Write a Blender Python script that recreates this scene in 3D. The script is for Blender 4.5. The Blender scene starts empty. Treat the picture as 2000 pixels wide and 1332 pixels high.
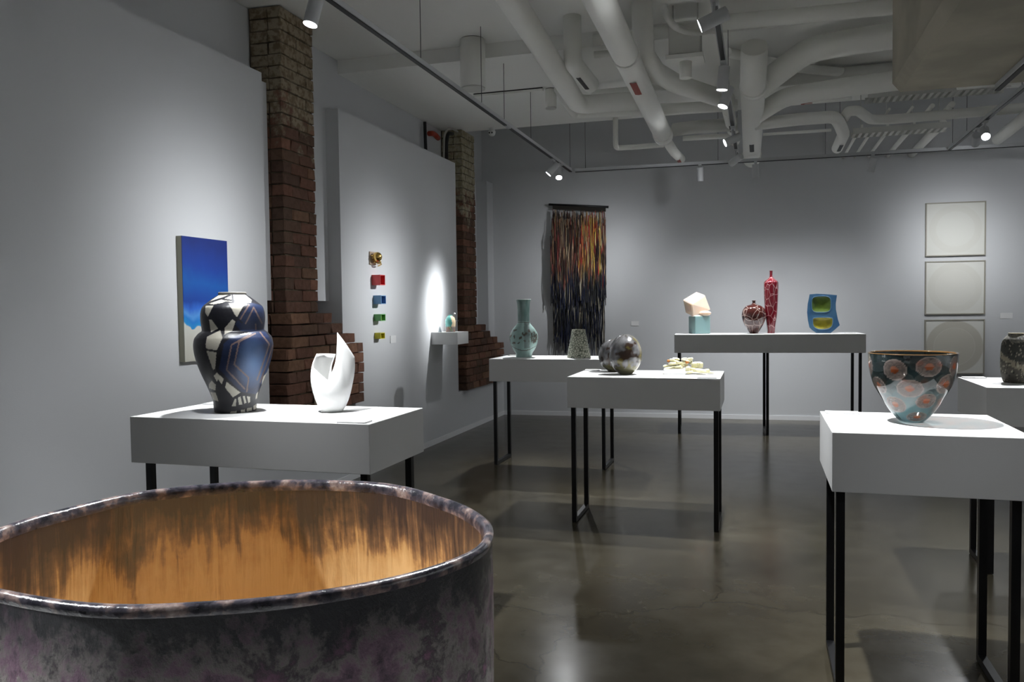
import bpy, bmesh, math, random
from mathutils import Vector, Matrix, noise

scene = bpy.context.scene
COL = scene.collection
random.seed(7)

# ------------------------------------------------------------------ camera
def cam_setup():
    f, yaw, pitch, roll = 1585.0, -0.2955, 0.04036, -0.01269
    cy, sy, cp, sp = math.cos(yaw), math.sin(yaw), math.cos(pitch), math.sin(pitch)
    fw = Vector((sy * cp, cy * cp, -sp))
    r = Vector((cy, -sy, 0.0))
    u = r.cross(fw)
    c, s = math.cos(roll), math.sin(roll)
    R = c * r + s * u
    U = -s * r + c * u
    B = -fw
    m = Matrix(((R.x, U.x, B.x, 0.0), (R.y, U.y, B.y, 0.0), (R.z, U.z, B.z, 1.45), (0, 0, 0, 1)))
    cd = bpy.data.cameras.new('camera')
    cd.sensor_width = 36.0
    cd.lens = f / 2000.0 * 36.0
    cd.clip_start = 0.02
    cd.clip_end = 60
    o = bpy.data.objects.new('camera', cd)
    o.matrix_world = m
    COL.objects.link(o)
    scene.camera = o
cam_setup()

# ------------------------------------------------------------------ world, exposure
w = bpy.data.worlds.new('world')
scene.world = w
w.use_nodes = True
w.node_tree.nodes['Background'].inputs[0].default_value = (0.02, 0.02, 0.022, 1)
w.node_tree.nodes['Background'].inputs[1].default_value = 0.3
vs = scene.view_settings
vs.view_transform = 'Standard'
vs.look = 'None'
vs.gamma = 1.0
vs.use_curve_mapping = False
vs.exposure = 0.52
POWER = 1.0            # overall strength of the track spotlights
LAMP_COLOR = (0.955, 0.98, 1.0)

# ------------------------------------------------------------------ helpers
def lin(r, g, b):
    def c(v):
        v /= 255.0
        return v / 12.92 if v <= 0.04045 else ((v + 0.055) / 1.055) ** 2.4
    return (c(r), c(g), c(b), 1.0)

MATS = {}
def mat(name, col, rough=0.5, metal=0.0, spec=0.5, noise_amt=0.0, noise_scale=8.0, bump=0.0, bump_scale=40.0,
        emit=None, coat=0.0, sss=0.0, trans=0.0, col2=None, attr=None, ior=1.45):
    if name in MATS:
        return MATS[name]
    m = bpy.data.materials.new(name)
    m.use_nodes = True
    nt = m.node_tree
    b = nt.nodes['Principled BSDF']
    b.inputs['Base Color'].default_value = col
    b.inputs['Roughness'].default_value = rough
    b.inputs['Metallic'].default_value = metal
    b.inputs['Specular IOR Level'].default_value = spec
    b.inputs['IOR'].default_value = ior
    b.inputs['Coat Weight'].default_value = coat
    b.inputs['Transmission Weight'].default_value = trans
    if sss:
        b.inputs['Subsurface Weight'].default_value = sss
        b.inputs['Subsurface Radius'].default_value = (0.05, 0.04, 0.03)
        b.inputs['Subsurface Scale'].default_value = 1.0
    tc = nt.nodes.new('ShaderNodeTexCoord')
    if attr:
        a = nt.nodes.new('ShaderNodeAttribute')
        a.attribute_name = attr
        nt.links.new(a.outputs['Color'], b.inputs['Base Color'])
    elif noise_amt or col2:
        n = nt.nodes.new('ShaderNodeTexNoise')
        n.inputs['Scale'].default_value = noise_scale
        n.inputs['Detail'].default_value = 5
        nt.links.new(tc.outputs['Object'], n.inputs['Vector'])
        mx = nt.nodes.new('ShaderNodeMix')
        mx.data_type = 'RGBA'
        c2 = col2 or tuple(v * (1 - noise_amt) for v in col[:3]) + (1,)
        mx.inputs[6].default_value = col
        mx.inputs[7].default_value = c2
        rp = nt.nodes.new('ShaderNodeValToRGB')
        rp.color_ramp.elements[0].position = 0.38
        rp.color_ramp.elements[1].position = 0.62
        nt.links.new(n.outputs['Fac'], rp.inputs[0])
        nt.links.new(rp.outputs[0], mx.inputs[0])
        nt.links.new(mx.outputs[2], b.inputs['Base Color'])
    if bump:
        n2 = nt.nodes.new('ShaderNodeTexNoise')
        n2.inputs['Scale'].default_value = bump_scale
        n2.inputs['Detail'].default_value = 6
        nt.links.new(tc.outputs['Object'], n2.inputs['Vector'])
        bp = nt.nodes.new('ShaderNodeBump')
        bp.inputs['Strength'].default_value = bump
        bp.inputs['Distance'].default_value = 0.01
        nt.links.new(n2.outputs['Fac'], bp.inputs['Height'])
        nt.links.new(bp.outputs[0], b.inputs['Normal'])
    if emit:
        b.inputs['Emission Color'].default_value = emit[0]
        b.inputs['Emission Strength'].default_value = emit[1]
    MATS[name] = m
    return m

def link(o, parent=None):
    COL.objects.link(o)
    if parent is not None:
        o.parent = parent
    return o

def mesh_obj(name, verts, faces, m, parent=None, smooth=False, loc=None, cols=None):
    me = bpy.data.meshes.new(name)
    me.from_pydata([tuple(v) for v in verts], [], faces)
    me.update()
    if smooth:
        me.polygons.foreach_set('use_smooth', [True] * len(me.polygons))
    if cols:
        a = me.color_attributes.new('Col', 'FLOAT_COLOR', 'POINT')
        flat = []
        for c in cols:
            flat.extend((c[0], c[1], c[2], 1.0))
        a.data.foreach_set('color', flat)
    if m:
        me.materials.append(m)
    o = bpy.data.objects.new(name, me)
    if loc:
        o.location = loc
    return link(o, parent)

def thing(name, label, cat, loc=(0, 0, 0), rotz=0.0, group=None):
    o = bpy.data.objects.new(name, None)
    o.empty_display_size = 0.05
    o.location = loc
    o.rotation_euler = (0, 0, rotz)
    tag(o, label, cat, group)
    return link(o)

def tag(o, label, cat, group=None):
    o['label'] = label
    o['category'] = cat
    if group:
        o['group'] = group
    return o

def struct(o):
    o['kind'] = 'structure'
    return o

BOXF = [(0, 3, 2, 1), (4, 5, 6, 7), (0, 1, 5, 4), (1, 2, 6, 5), (2, 3, 7, 6), (3, 0, 4, 7)]
def boxv(x0, x1, y0, y1, z0, z1):
    return [(x0, y0, z0), (x1, y0, z0), (x1, y1, z0), (x0, y1, z0), (x0, y0, z1), (x1, y0, z1), (x1, y1, z1), (x0, y1, z1)]

def box(name, x0, x1, y0, y1, z0, z1, m, parent=None, bevel=0.0):
    if bevel:
        bm = bmesh.new()
        vs_ = [bm.verts.new(v) for v in boxv(x0, x1, y0, y1, z0, z1)]
        for f in BOXF:
            bm.faces.new([vs_[i] for i in f])
        bmesh.ops.bevel(bm, geom=list(bm.edges), offset=bevel, segments=2, affect='EDGES', profile=0.5)
        me = bpy.data.meshes.new(name)
        bm.to_mesh(me)
        bm.free()
        me.materials.append(m)
        return link(bpy.data.objects.new(name, me), parent)
    return mesh_obj(name, boxv(x0, x1, y0, y1, z0, z1), BOXF, m, parent)

def round_path(pts, rad):
    """replace the inner corners of a polyline by arcs"""
    pts = [Vector(p) for p in pts]
    out = [pts[0]]
    for i in range(1, len(pts) - 1):
        a, b, c = pts[i - 1], pts[i], pts[i + 1]
        d0, d1 = (a - b), (c - b)
        l = min(rad, d0.length * 0.45, d1.length * 0.45)
        p0, p1 = b + d0.normalized() * l, b + d1.normalized() * l
        for k in range(6):
            t = k / 5.0
            out.append((1 - t) ** 2 * p0 + 2 * t * (1 - t) * b + t * t * p1)
    out.append(pts[-1])
    return out

def tube_geo(pts, r, seg=14, cap=True):
    pts = [Vector(p) for p in pts]
    n = len(pts)
    rs = r if isinstance(r, (list, tuple)) else [r] * n
    V, F = [], []
    t0 = (pts[1] - pts[0]).normalized()
    ref = Vector((0, 0, 1)) if abs(t0.z) < 0.9 else Vector((1, 0, 0))
    nrm = t0.cross(ref).normalized()
    for i, p in enumerate(pts):
        if i == 0:
            t = t0
        elif i == n - 1:
            t = (pts[i] - pts[i - 1]).normalized()
        else:
            t = ((pts[i + 1] - p).normalized() + (p - pts[i - 1]).normalized()).normalized()
        nrm = (nrm - t * nrm.dot(t)).normalized()
        bn = t.cross(nrm)
        for k in range(seg):
            a = 2 * math.pi * k / seg
            V.append(p + (nrm * math.cos(a) + bn * math.sin(a)) * rs[i])
    for i in range(n - 1):
        for k in range(seg):
            a, b = i * seg + k, i * seg + (k + 1) % seg
            F.append((a, b, b + seg, a + seg))
    if cap:
        F.append(tuple(range(seg - 1, -1, -1)))
        F.append(tuple(range((n - 1) * seg, n * seg)))
    return V, F

def tube(name, pts, r, m, parent=None, seg=14, bend=0.0):
    if bend:
        pts = round_path(pts, bend)
    V, F = tube_geo(pts, r, seg)
    o = mesh_obj(name, V, F, m, parent)
    for p in o.data.polygons:
        p.use_smooth = len(p.vertices) == 4
    return o

def cyl(name, p0, p1, r, m, parent=None, seg=20):
    return tube(name, [p0, p1], r, m, parent, seg)

def smooth_profile(prof, n):
    """Catmull-Rom through (z, r) points"""
    out = []
    k = len(prof)
    for i in range(k - 1):
        p0, p1, p2, p3 = prof[max(i - 1, 0)], prof[i], prof[i + 1], prof[min(i + 2, k - 1)]
        for j in range(n):
            t = j / n
            q = []
            for d in (0, 1):
                a = 2 * p1[d]
                b = (p2[d] - p0[d]) * t
                c = (2 * p0[d] - 5 * p1[d] + 4 * p2[d] - p3[d]) * t * t
                e = (-p0[d] + 3 * p1[d] - 3 * p2[d] + p3[d]) * t ** 3
                q.append(0.5 * (a + b + c + e))
            out.append((q[0], max(q[1], 0.0)))
    out.append(prof[-1])
    return out

def lathe(name, prof, m, parent=None, seg=64, sub=4, color=None, warp=None, closed_bottom=True, smooth=True, thick=0.0, closed_top=False):
    """prof: (z, r). thick > 0 adds an inner wall. Angle 0 looks at -y (the viewer), grows to +x."""
    pr = smooth_profile(prof, sub) if sub > 1 else list(prof)
    n_out = len(pr)
    if thick:
        inner = [(max(z, pr[0][0] + thick), max(r - thick, 0.001)) for z, r in reversed(pr)]
        pr = pr + inner
    V, F, Cc = [], [], []
    for i, (z, r) in enumerate(pr):
        for k in range(seg):
            th = 2 * math.pi * k / seg
            rr, zz = (warp(th, z, r) if warp else (r, z))
            V.append((rr * math.sin(th), -rr * math.cos(th), zz))
            if color:
                Cc.append(color(math.atan2(math.sin(th), math.cos(th)), z, r, i >= n_out))
    for i in range(len(pr) - 1):
        for k in range(seg):
            a, b = i * seg + k, i * seg + (k + 1) % seg
            F.append((a, b, b + seg, a + seg))
    if closed_bottom:
        F.append(tuple(range(seg - 1, -1, -1)))
    if thick or closed_top:
        F.append(tuple(range((len(pr) - 1) * seg, len(pr) * seg)))
    o = mesh_obj(name, V, F, m, parent, smooth=smooth, cols=Cc or None)
    if smooth:
        for p in o.data.polygons:
            p.use_smooth = len(p.vertices) == 4
    return o

def face_cam(x, y):
    """rotation that turns local -y of an object at (x, y) to the camera's place (0, 0)"""
    return math.atan2(-x, y)

def mixc(a, b, t):
    return tuple(a[i] * (1 - t) + b[i] * t for i in range(3))

# ------------------------------------------------------------------ common materials
M_WALL = mat('wall_paint', (0.57, 0.58, 0.595, 1), rough=0.85, spec=0.25, bump=0.04, bump_scale=160)
M_CEIL = mat('ceiling_paint', (0.88, 0.88, 0.85, 1), rough=0.9, spec=0.2, bump=0.05, bump_scale=60)
M_PIPE = mat('pipe_paint', (0.88, 0.88, 0.84, 1), rough=0.6, spec=0.35)
M_PIPE2 = mat('duct_paint', (0.64, 0.64, 0.61, 1), rough=0.65, spec=0.3)
M_PLINTH = mat('plinth_white', (0.64, 0.64, 0.635, 1), rough=0.5, spec=0.4)
M_LEG = mat('black_steel', (0.006, 0.006, 0.007, 1), rough=0.35, spec=0.4)
M_BLACK = mat('black_plastic', (0.01, 0.01, 0.011, 1), rough=0.5)
M_FIX = mat('fixture_white', (0.48, 0.49, 0.5, 1), rough=0.45)
M_CARD = mat('white_card', (0.72, 0.72, 0.72, 1), rough=0.6)
M_LENS = mat('lamp_lens', (0.9, 0.9, 0.9, 1), rough=0.3, emit=((0.95, 0.97, 1.0, 1), 12.0))
M_WIRE = mat('steel_wire', (0.06, 0.06, 0.065, 1), rough=0.5, metal=0.3)

def floor_material():
    m = bpy.data.materials.new('polished_concrete')
    m.use_nodes = True
    nt = m.node_tree
    b = nt.nodes['Principled BSDF']
    tc = nt.nodes.new('ShaderNodeTexCoord')
    n1 = nt.nodes.new('ShaderNodeTexNoise'); n1.inputs['Scale'].default_value = 0.9; n1.inputs['Detail'].default_value = 8; n1.inputs['Roughness'].default_value = 0.6
    n2 = nt.nodes.new('ShaderNodeTexNoise'); n2.inputs['Scale'].default_value = 6.0; n2.inputs['Detail'].default_value = 8
    n3 = nt.nodes.new('ShaderNodeTexNoise'); n3.inputs['Scale'].default_value = 90.0; n3.inputs['Detail'].default_value = 3
    for n in (n1, n2, n3):
        nt.links.new(tc.outputs['Object'], n.inputs['Vector'])
    r1 = nt.nodes.new('ShaderNodeValToRGB')
    r1.color_ramp.elements[0].position = 0.34; r1.color_ramp.elements[0].color = (0.038, 0.033, 0.022, 1)
    r1.color_ramp.elements[1].position = 0.66; r1.color_ramp.elements[1].color = (0.080, 0.070, 0.048, 1)
    nt.links.new(n1.outputs['Fac'], r1.inputs[0])
    r2 = nt.nodes.new('ShaderNodeValToRGB')
    r2.color_ramp.elements[0].position = 0.35; r2.color_ramp.elements[0].color = (0.78, 0.76, 0.74, 1)
    r2.color_ramp.elements[1].position = 0.65; r2.color_ramp.elements[1].color = (1.0, 1.0, 1.0, 1)
    nt.links.new(n2.outputs['Fac'], r2.inputs[0])
    mx = nt.nodes.new('ShaderNodeMix'); mx.data_type = 'RGBA'; mx.blend_type = 'MULTIPLY'; mx.inputs[0].default_value = 0.8
    nt.links.new(r1.outputs[0], mx.inputs[6]); nt.links.new(r2.outputs[0], mx.inputs[7])
    # hairline cracks of the slab
    v = nt.nodes.new('ShaderNodeTexVoronoi'); v.feature = 'DISTANCE_TO_EDGE'; v.inputs['Scale'].default_value = 0.42
    wv = nt.nodes.new('ShaderNodeVectorMath'); wv.operation = 'ADD'
    ns = nt.nodes.new('ShaderNodeVectorMath'); ns.operation = 'SCALE'; ns.inputs['Scale'].default_value = 0.25
    nt.links.new(n2.outputs['Color'], ns.inputs[0])
    nt.links.new(tc.outputs['Object'], wv.inputs[0]); nt.links.new(ns.outputs[0], wv.inputs[1])
    nt.links.new(wv.outputs[0], v.inputs['Vector'])
    rc = nt.nodes.new('ShaderNodeValToRGB')
    rc.color_ramp.elements[0].position = 0.0; rc.color_ramp.elements[0].color = (0.45, 0.43, 0.4, 1)
    rc.color_ramp.elements[1].position = 0.0018; rc.color_ramp.elements[1].color = (1, 1, 1, 1)
    nt.links.new(v.outputs['Distance'], rc.inputs[0])
    mx2 = nt.nodes.new('ShaderNodeMix'); mx2.data_type = 'RGBA'; mx2.blend_type = 'MULTIPLY'; mx2.inputs[0].default_value = 0.8
    nt.links.new(mx.outputs[2], mx2.inputs[6]); nt.links.new(rc.outputs[0], mx2.inputs[7])
    nt.links.new(mx2.outputs[2], b.inputs['Base Color'])
    mr = nt.nodes.new('ShaderNodeMapRange'); mr.inputs['To Min'].default_value = 0.15; mr.inputs['To Max'].default_value = 0.26
    nt.links.new(n2.outputs['Fac'], mr.inputs['Value'])
    nt.links.new(mr.outputs[0], b.inputs['Roughness'])
    b.inputs['Specular IOR Level'].default_value = 0.19
    bp = nt.nodes.new('ShaderNodeBump'); bp.inputs['Strength'].default_value = 0.03; bp.inputs['Distance'].default_value = 0.004
    nt.links.new(n3.outputs['Fac'], bp.inputs['Height']); nt.links.new(bp.outputs[0], b.inputs['Normal'])
    return m

# ------------------------------------------------------------------ the room
ZA, ZB = 3.68, 3.56            # ceiling heights before and after the step
YSTEP, YEND = 6.58, 9.2
XR, YF = 6.2, -3.6
def ybw(x):                    # front of the back wall, which runs 3 degrees off square
    return 10.533 + 0.0546 * (x + 3.33)

struct(box('floor', -3.9, XR + 0.2, YF - 0.2, 11.6, -0.12, 0.0, floor_material()))
struct(box('ceiling', -3.9, XR + 0.2, YF - 0.2, YSTEP, ZA, ZA + 0.15, M_CEIL))
struct(box('ceiling', -3.9, XR + 0.2, YSTEP, YEND, ZB, ZA + 0.15, M_CEIL))
struct(box('ceiling', -3.9, XR + 0.2, YEND, 11.6, 4.15, 4.3, M_CEIL))
struct(box('wall_left', -3.9, -3.6, YF - 0.2, 11.6, 0.0, 4.15, M_WALL))
struct(box('wall_right', XR, XR + 0.2, YF - 0.2, 11.6, 0.0, 4.15, M_WALL))
struct(box('wall_front', -3.6, XR, YF - 0.2, YF, 0.0, ZA, M_WALL))
wb = mesh_obj('wall_back', [(-3.6, ybw(-3.6), 0), (XR, ybw(XR), 0), (XR, ybw(XR) + 0.3, 0), (-3.6, ybw(-3.6) + 0.3, 0),
                            (-3.6, ybw(-3.6), 4.15), (XR, ybw(XR), 4.15), (XR, ybw(XR) + 0.3, 4.15), (-3.6, ybw(-3.6) + 0.3, 4.15)], BOXF, M_WALL)
struct(wb)
PT = 3.12                      # top of the wall panels
struct(box('wall_left_panel', -3.60, -3.33, YF, 5.0, 0.0, PT, M_WALL))
struct(box('wall_left_panel', -3.60, -3.33, 6.08, 8.79, 0.0, PT, M_WALL))
struct(box('wall_left_recess', -3.60, -3.45, 5.0, 5.235, 1.53, PT, M_WALL))
struct(box('wall_left_recess', -3.60, -3.45, 5.705, 6.08, 1.53, PT, M_WALL))
struct(box('wall_left_recess', -3.60, -3.45, 10.27, ybw(-3.45) - 0.002, 0.5, PT + 0.02, M_WALL))
struct(box('wall_left_ledge', -3.60, -3.33, 5.0, 6.08, 0.0, 0.66, M_WALL))
struct(box('wall_left_ledge', -3.60, -3.33, 8.79, ybw(-3.33) - 0.002, 0.0, 0.49, M_WALL))
M_BASE = mat('baseboard_white', (0.74, 0.745, 0.76, 1), rough=0.4)
struct(box('baseboard_left', -3.33, -3.322, YF, ybw(-3.33) - 0.01, 0.0, 0.055, M_BASE))
bb = mesh_obj('baseboard_back', [(-3.32, ybw(-3.32) - 0.010, 0), (XR, ybw(XR) - 0.010, 0), (XR, ybw(XR), 0), (-3.32, ybw(-3.32), 0),
                                 (-3.32, ybw(-3.32) - 0.010, 0.055), (XR, ybw(XR) - 0.010, 0.055), (XR, ybw(XR), 0.055), (-3.32, ybw(-3.32), 0.055)], BOXF, M_BASE)
struct(bb)

# raw concrete downstand beam, top right
def concrete_material():
    m = mat('raw_concrete', (0.43, 0.40, 0.325, 1), rough=0.8, spec=0.25, col2=(0.33, 0.31, 0.255, 1), noise_scale=2.2, bump=0.25, bump_scale=14)
    return m
beam = bpy.data.objects.new('ceiling_beam', None)
link(beam)
struct(beam)
bz, bx0, by1 = 2.71, 0.765, 5.37
ch = 0.055
prof = [(bx0, ZA), (bx0, bz + ch), (bx0 + ch * 0.8, bz), (3.4, bz), (3.4, ZA)]
V = [(x, YF, z) for x, z in prof] + [(x, by1, z) for x, z in prof]
n = len(prof)
F = [tuple(range(n - 1, -1, -1)), tuple(range(n, 2 * n))] + [(i, (i + 1) % n, (i + 1) % n + n, i + n) for i in range(n)]
mesh_obj('beam_body', V, F, concrete_material(), beam)

# ------------------------------------------------------------------ brick pilasters
def brick_material(name, plaster_z, pl_col, pl_col2):
    m = bpy.data.materials.new(name)
    m.use_nodes = True
    nt = m.node_tree
    b = nt.nodes['Principled BSDF']
    b.inputs['Roughness'].default_value = 0.9
    b.inputs['Specular IOR Level'].default_value = 0.15
    oi = nt.nodes.new('ShaderNodeObjectInfo')
    rp = nt.nodes.new('ShaderNodeValToRGB')
    cr = rp.color_ramp
    cr.elements[0].position = 0.0; cr.elements[0].color = lin(110, 84, 72)
    cr.elements[1].position = 1.0; cr.elements[1].color = lin(134, 96, 80)
    for p, c in ((0.3, lin(122, 88, 74)), (0.55, lin(92, 74, 64)), (0.75, lin(132, 102, 82))):
        e = cr.elements.new(p); e.color = c
    nt.links.new(oi.outputs['Random'], rp.inputs[0])
    geo = nt.nodes.new('ShaderNodeNewGeometry')
    n1 = nt.nodes.new('ShaderNodeTexNoise'); n1.inputs['Scale'].default_value = 5; n1.inputs['Detail'].default_value = 8; n1.inputs['Roughness'].default_value = 0.7
    nt.links.new(geo.outputs['Position'], n1.inputs['Vector'])
    n2 = nt.nodes.new('ShaderNodeTexNoise'); n2.inputs['Scale'].default_value = 26; n2.inputs['Detail'].default_value = 8
    nt.links.new(geo.outputs['Position'], n2.inputs['Vector'])
    sx = nt.nodes.new('ShaderNodeSeparateXYZ'); nt.links.new(geo.outputs['Position'], sx.inputs[0])
    # old limewash clings to the upper courses
    mr = nt.nodes.new('ShaderNodeMapRange'); mr.inputs['From Min'].default_value = plaster_z; mr.inputs['From Max'].default_value = plaster_z + 0.9
    mr.inputs['To Min'].default_value = -0.22; mr.inputs['To Max'].default_value = 0.2
    nt.links.new(sx.outputs['Z'], mr.inputs['Value'])
    ad = nt.nodes.new('ShaderNodeMath'); ad.operation = 'ADD'
    nt.links.new(n1.outputs['Fac'], ad.inputs[0]); nt.links.new(mr.outputs[0], ad.inputs[1])
    rpl = nt.nodes.new('ShaderNodeValToRGB'); rpl.color_ramp.elements[0].position = 0.50; rpl.color_ramp.elements[1].position = 0.60
    nt.links.new(ad.outputs[0], rpl.inputs[0])
    pc = nt.nodes.new('ShaderNodeMix'); pc.data_type = 'RGBA'; pc.inputs[6].default_value = pl_col; pc.inputs[7].default_value = pl_col2
    rn = nt.nodes.new('ShaderNodeValToRGB'); rn.color_ramp.elements[0].position = 0.42; rn.color_ramp.elements[1].position = 0.6
    nt.links.new(n2.outputs['Fac'], rn.inputs[0]); nt.links.new(rn.outputs[0], pc.inputs[0])
    mx = nt.nodes.new('ShaderNodeMix'); mx.data_type = 'RGBA'
    nt.links.new(rpl.outputs[0], mx.inputs[0]); nt.links.new(rp.outputs[0], mx.inputs[6]); nt.links.new(pc.outputs[2], mx.inputs[7])
    dk = nt.nodes.new('ShaderNodeMix'); dk.data_type = 'RGBA'; dk.blend_type = 'MULTIPLY'; dk.inputs[0].default_value = 0.35
    rd = nt.nodes.new('ShaderNodeValToRGB'); rd.color_ramp.elements[0].position = 0.35; rd.color_ramp.elements[0].color = (0.35, 0.33, 0.3, 1); rd.color_ramp.elements[1].position = 0.62
    nt.links.new(n2.outputs['Fac'], rd.inputs[0])
    nt.links.new(mx.outputs[2], dk.inputs[6]); nt.links.new(rd.outputs[0], dk.inputs[7])
    nt.links.new(dk.outputs[2], b.inputs['Base Color'])
    bp = nt.nodes.new('ShaderNodeBump'); bp.inputs['Strength'].default_value = 0.6; bp.inputs['Distance'].default_value = 0.012
    nt.links.new(n2.outputs['Fac'], bp.inputs['Height']); nt.links.new(bp.outputs[0], b.inputs['Normal'])
    return m

M_MORTAR = mat('old_mortar', lin(108, 98, 82), rough=0.95, spec=0.1, col2=lin(72, 64, 54), noise_scale=9, bump=0.6, bump_scale=50)

def brick_variants(m):
    out = []
    for s in range(6):
        rnd = random.Random(100 + s)
        bm = bmesh.new()
        bmesh.ops.create_cube(bm, size=1.0)
        bmesh.ops.bevel(bm, geom=list(bm.edges), offset=0.045, segments=1, affect='EDGES')
        for v in bm.verts:
            v.co += Vector((rnd.uniform(-1, 1), rnd.uniform(-1, 1), rnd.uniform(-1, 1))) * 0.035
        me = bpy.data.meshes.new('brick')
        bm.to_mesh(me); bm.free()
        me.materials.append(m)
        out.append(me)
    return out

def pilaster(label, X0, X1, Y0, Y1, zbot, ztop, steps, m, seed, protr, ypanel):
    """a brick shaft with a stepped footing; steps: (z_top, y_far) from the top step down"""
    rnd = random.Random(seed)
    t = thing('brick_pilaster', label, 'pillar', (X1, (Y0 + Y1) / 2, zbot))
    ox, oy, oz = t.location
    var = brick_variants(m)
    def br(x0, x1, y0, y1, z0, z1):
        g = 0.005
        o = bpy.data.objects.new('brick', rnd.choice(var))
        jx = rnd.uniform(-0.004, 0.005)
        o.location = ((x0 + x1) / 2 - ox + jx, (y0 + y1) / 2 - oy + rnd.uniform(-.004, .004), (z0 + z1) / 2 - oz)
        fl = rnd.choice((1, -1))
        o.scale = ((x1 - x0 - g) * fl, (y1 - y0 - g), (z1 - z0 - g * 1.6))
        link(o, t)
    zstep = steps[0][0]
    box('mortar_core', X0 - ox, X1 - 0.014 - ox, Y0 + 0.014 - oy, Y1 - 0.014 - oy, 0.0, ztop - oz, M_MORTAR, t)
    ch_ = 0.085
    nc = int(round((ztop - zbot) / ch_))
    ch_ = (ztop - zbot) / nc
    L = Y1 - Y0
    for i in range(nc):
        z0 = zbot + i * ch_
        z1 = z0 + ch_
        zm = (z0 + z1) / 2
        far = Y1
        xf = X1
        for zt, yf in steps:
            if zm < zt:
                far = yf
                xf = X1 + protr
        near = Y0 - (0.12 if zm < steps[-1][0] else 0.06 if zm < zstep else 0.0)
        odd = i % 2
        if far == Y1:
            cuts = [near, near + L * 0.5, far] if odd == 0 else [near, near + L * 0.26, near + L * 0.76, far]
        else:
            cuts = [near]
            y = near + (0.12 if odd else 0.235)
            while y < far - 0.08:
                cuts.append(y + rnd.uniform(-.012, .012)); y += 0.235
            cuts.append(far + rnd.uniform(-.012, .02))
        for a, b_ in zip(cuts[:-1], cuts[1:]):
            xb = X1 - 0.11 if b_ < ypanel else X1 + 0.003
            br(xb, xf, a, b_, z0, z1)
        br(X0 + 0.008, X1 - 0.112, near, near + L * 0.5, z0, z1)
    box('mortar_core', X1 - 0.10 - ox, X1 + protr - 0.016 - ox, Y0 - 0.04 - oy, min(ypanel, Y1 + 0.3) - 0.03 - oy, 0.0, steps[-1][0] - oz, M_MORTAR, t)
    return t

MB1 = brick_material('old_brick_limewashed', 2.35, lin(168, 156, 134), lin(122, 106, 84))
MB2 = brick_material('old_brick_painted', 2.15, lin(182, 174, 152), lin(142, 134, 106))
pilaster('old brick pilaster beside the blue painting with stepped footing', -3.598, -3.33, 5.245, 5.70, 0.66, 3.675,
         [(1.45, 5.78), (1.345, 5.94), (1.262, 6.13), (1.178, 6.29)], MB1, 3, 0.08, 6.07)
pilaster('old brick pilaster behind the wall shelf with green stained top', -3.598, -3.33, 9.03, 9.47, 0.49, 3.555,
         [(1.28, 9.62), (1.18, 9.80), (1.07, 10.10), (0.98, 10.36)], MB2, 5, 0.06, 12.0)

def patch(parent, m):
    """torn plaster left on the footing's face"""
    rnd = random.Random(8)
    ox, oy, oz = parent.location
    pts = []
    for i in range(26):
        a = 2 * math.pi * i / 26
        r = 0.75 + 0.25 * math.sin(a * 3 + 1) + rnd.uniform(-0.12, 0.12)
        pts.append((5.56 + 0.20 * r * math.cos(a), 0.83 + 0.14 * r * math.sin(a)))
    V = [(-3.252 - ox, y - oy, z - oz) for y, z in pts] + [(-3.243 - ox, y - oy, z - oz) for y, z in pts]
    n = len(pts)
    F = [tuple(range(n - 1, -1, -1)), tuple(range(n, 2 * n))] + [(i, (i + 1) % n, (i + 1) % n + n, i + n) for i in range(n)]
    mesh_obj('plaster_patch', V, F, m, parent)
P1 = bpy.data.objects['brick_pilaster']
patch(P1, mat('torn_plaster', lin(150, 138, 120), rough=0.95, col2=lin(112, 96, 82), noise_scale=14, bump=0.5, bump_scale=50))
stub = bpy.data.objects.new('brick', bpy.data.meshes['brick'])
stub.location = (-3.545 - P1.location.x, 5.83 - P1.location.y, 3.42 - P1.location.z)
stub.scale = (0.10, 0.20, 0.075)
stub.rotation_euler = (-0.5, 0, 0)
link(stub, P1)

# ------------------------------------------------------------------ pipes under the ceiling
M_TAG_BLACK = mat('pipe_tag_black', (0.015, 0.015, 0.016, 1), rough=0.5)
M_TAG_RED = mat('pipe_tag_red', lin(150, 70, 60), rough=0.6)
M_GAP = mat('dark_gap', (0.02, 0.02, 0.02, 1), rough=0.9)

PIPES = []
def branch(root, label, r, pts, bend=None, tags=()):
    pipe(None, label, r, pts, bend, tags, root=root)
def pipe(name, label, r, pts, bend=None, tags=(), m=M_PIPE, collars=(), root=None):
    t = root or thing(name, label, 'pipe', pts[0])
    if root is None:
        PIPES.append(t)
    o = Vector(t.location)
    loc = [Vector(p) - o for p in pts]
    po = tube('branch_run' if root else 'pipe_run', loc, r, m, t, 16, bend if bend is not None else r * 1.8)
    if root:
        po['label'] = label
    for (p, d, ln, wd, col) in tags:         # a marking strip lying on the pipe's underside facing the room
        p = Vector(p) - o
        d = Vector(d).normalized()
        q = Vector((0, -0.75, -0.66))
        q = (q - d * q.dot(d)).normalized()
        s = d.cross(q).normalized()
        V = []
        for a in (-1, 1):
            for b in (-1, 0, 1):
                ang = b * wd / r / 2
                V.append(p + d * a * ln / 2 + (q * math.cos(ang) + s * math.sin(ang)) * (r + 0.003))
        mesh_obj('marking_strip', V, [(0, 1, 4, 3), (1, 2, 5, 4)], col, t)
    for (p, d, ln) in collars:
        p = Vector(p) - o
        d = Vector(d).normalized()
        cyl('collar', p - d * ln / 2, p + d * ln / 2, r * 1.1, m, t, 16)
    return t

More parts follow.
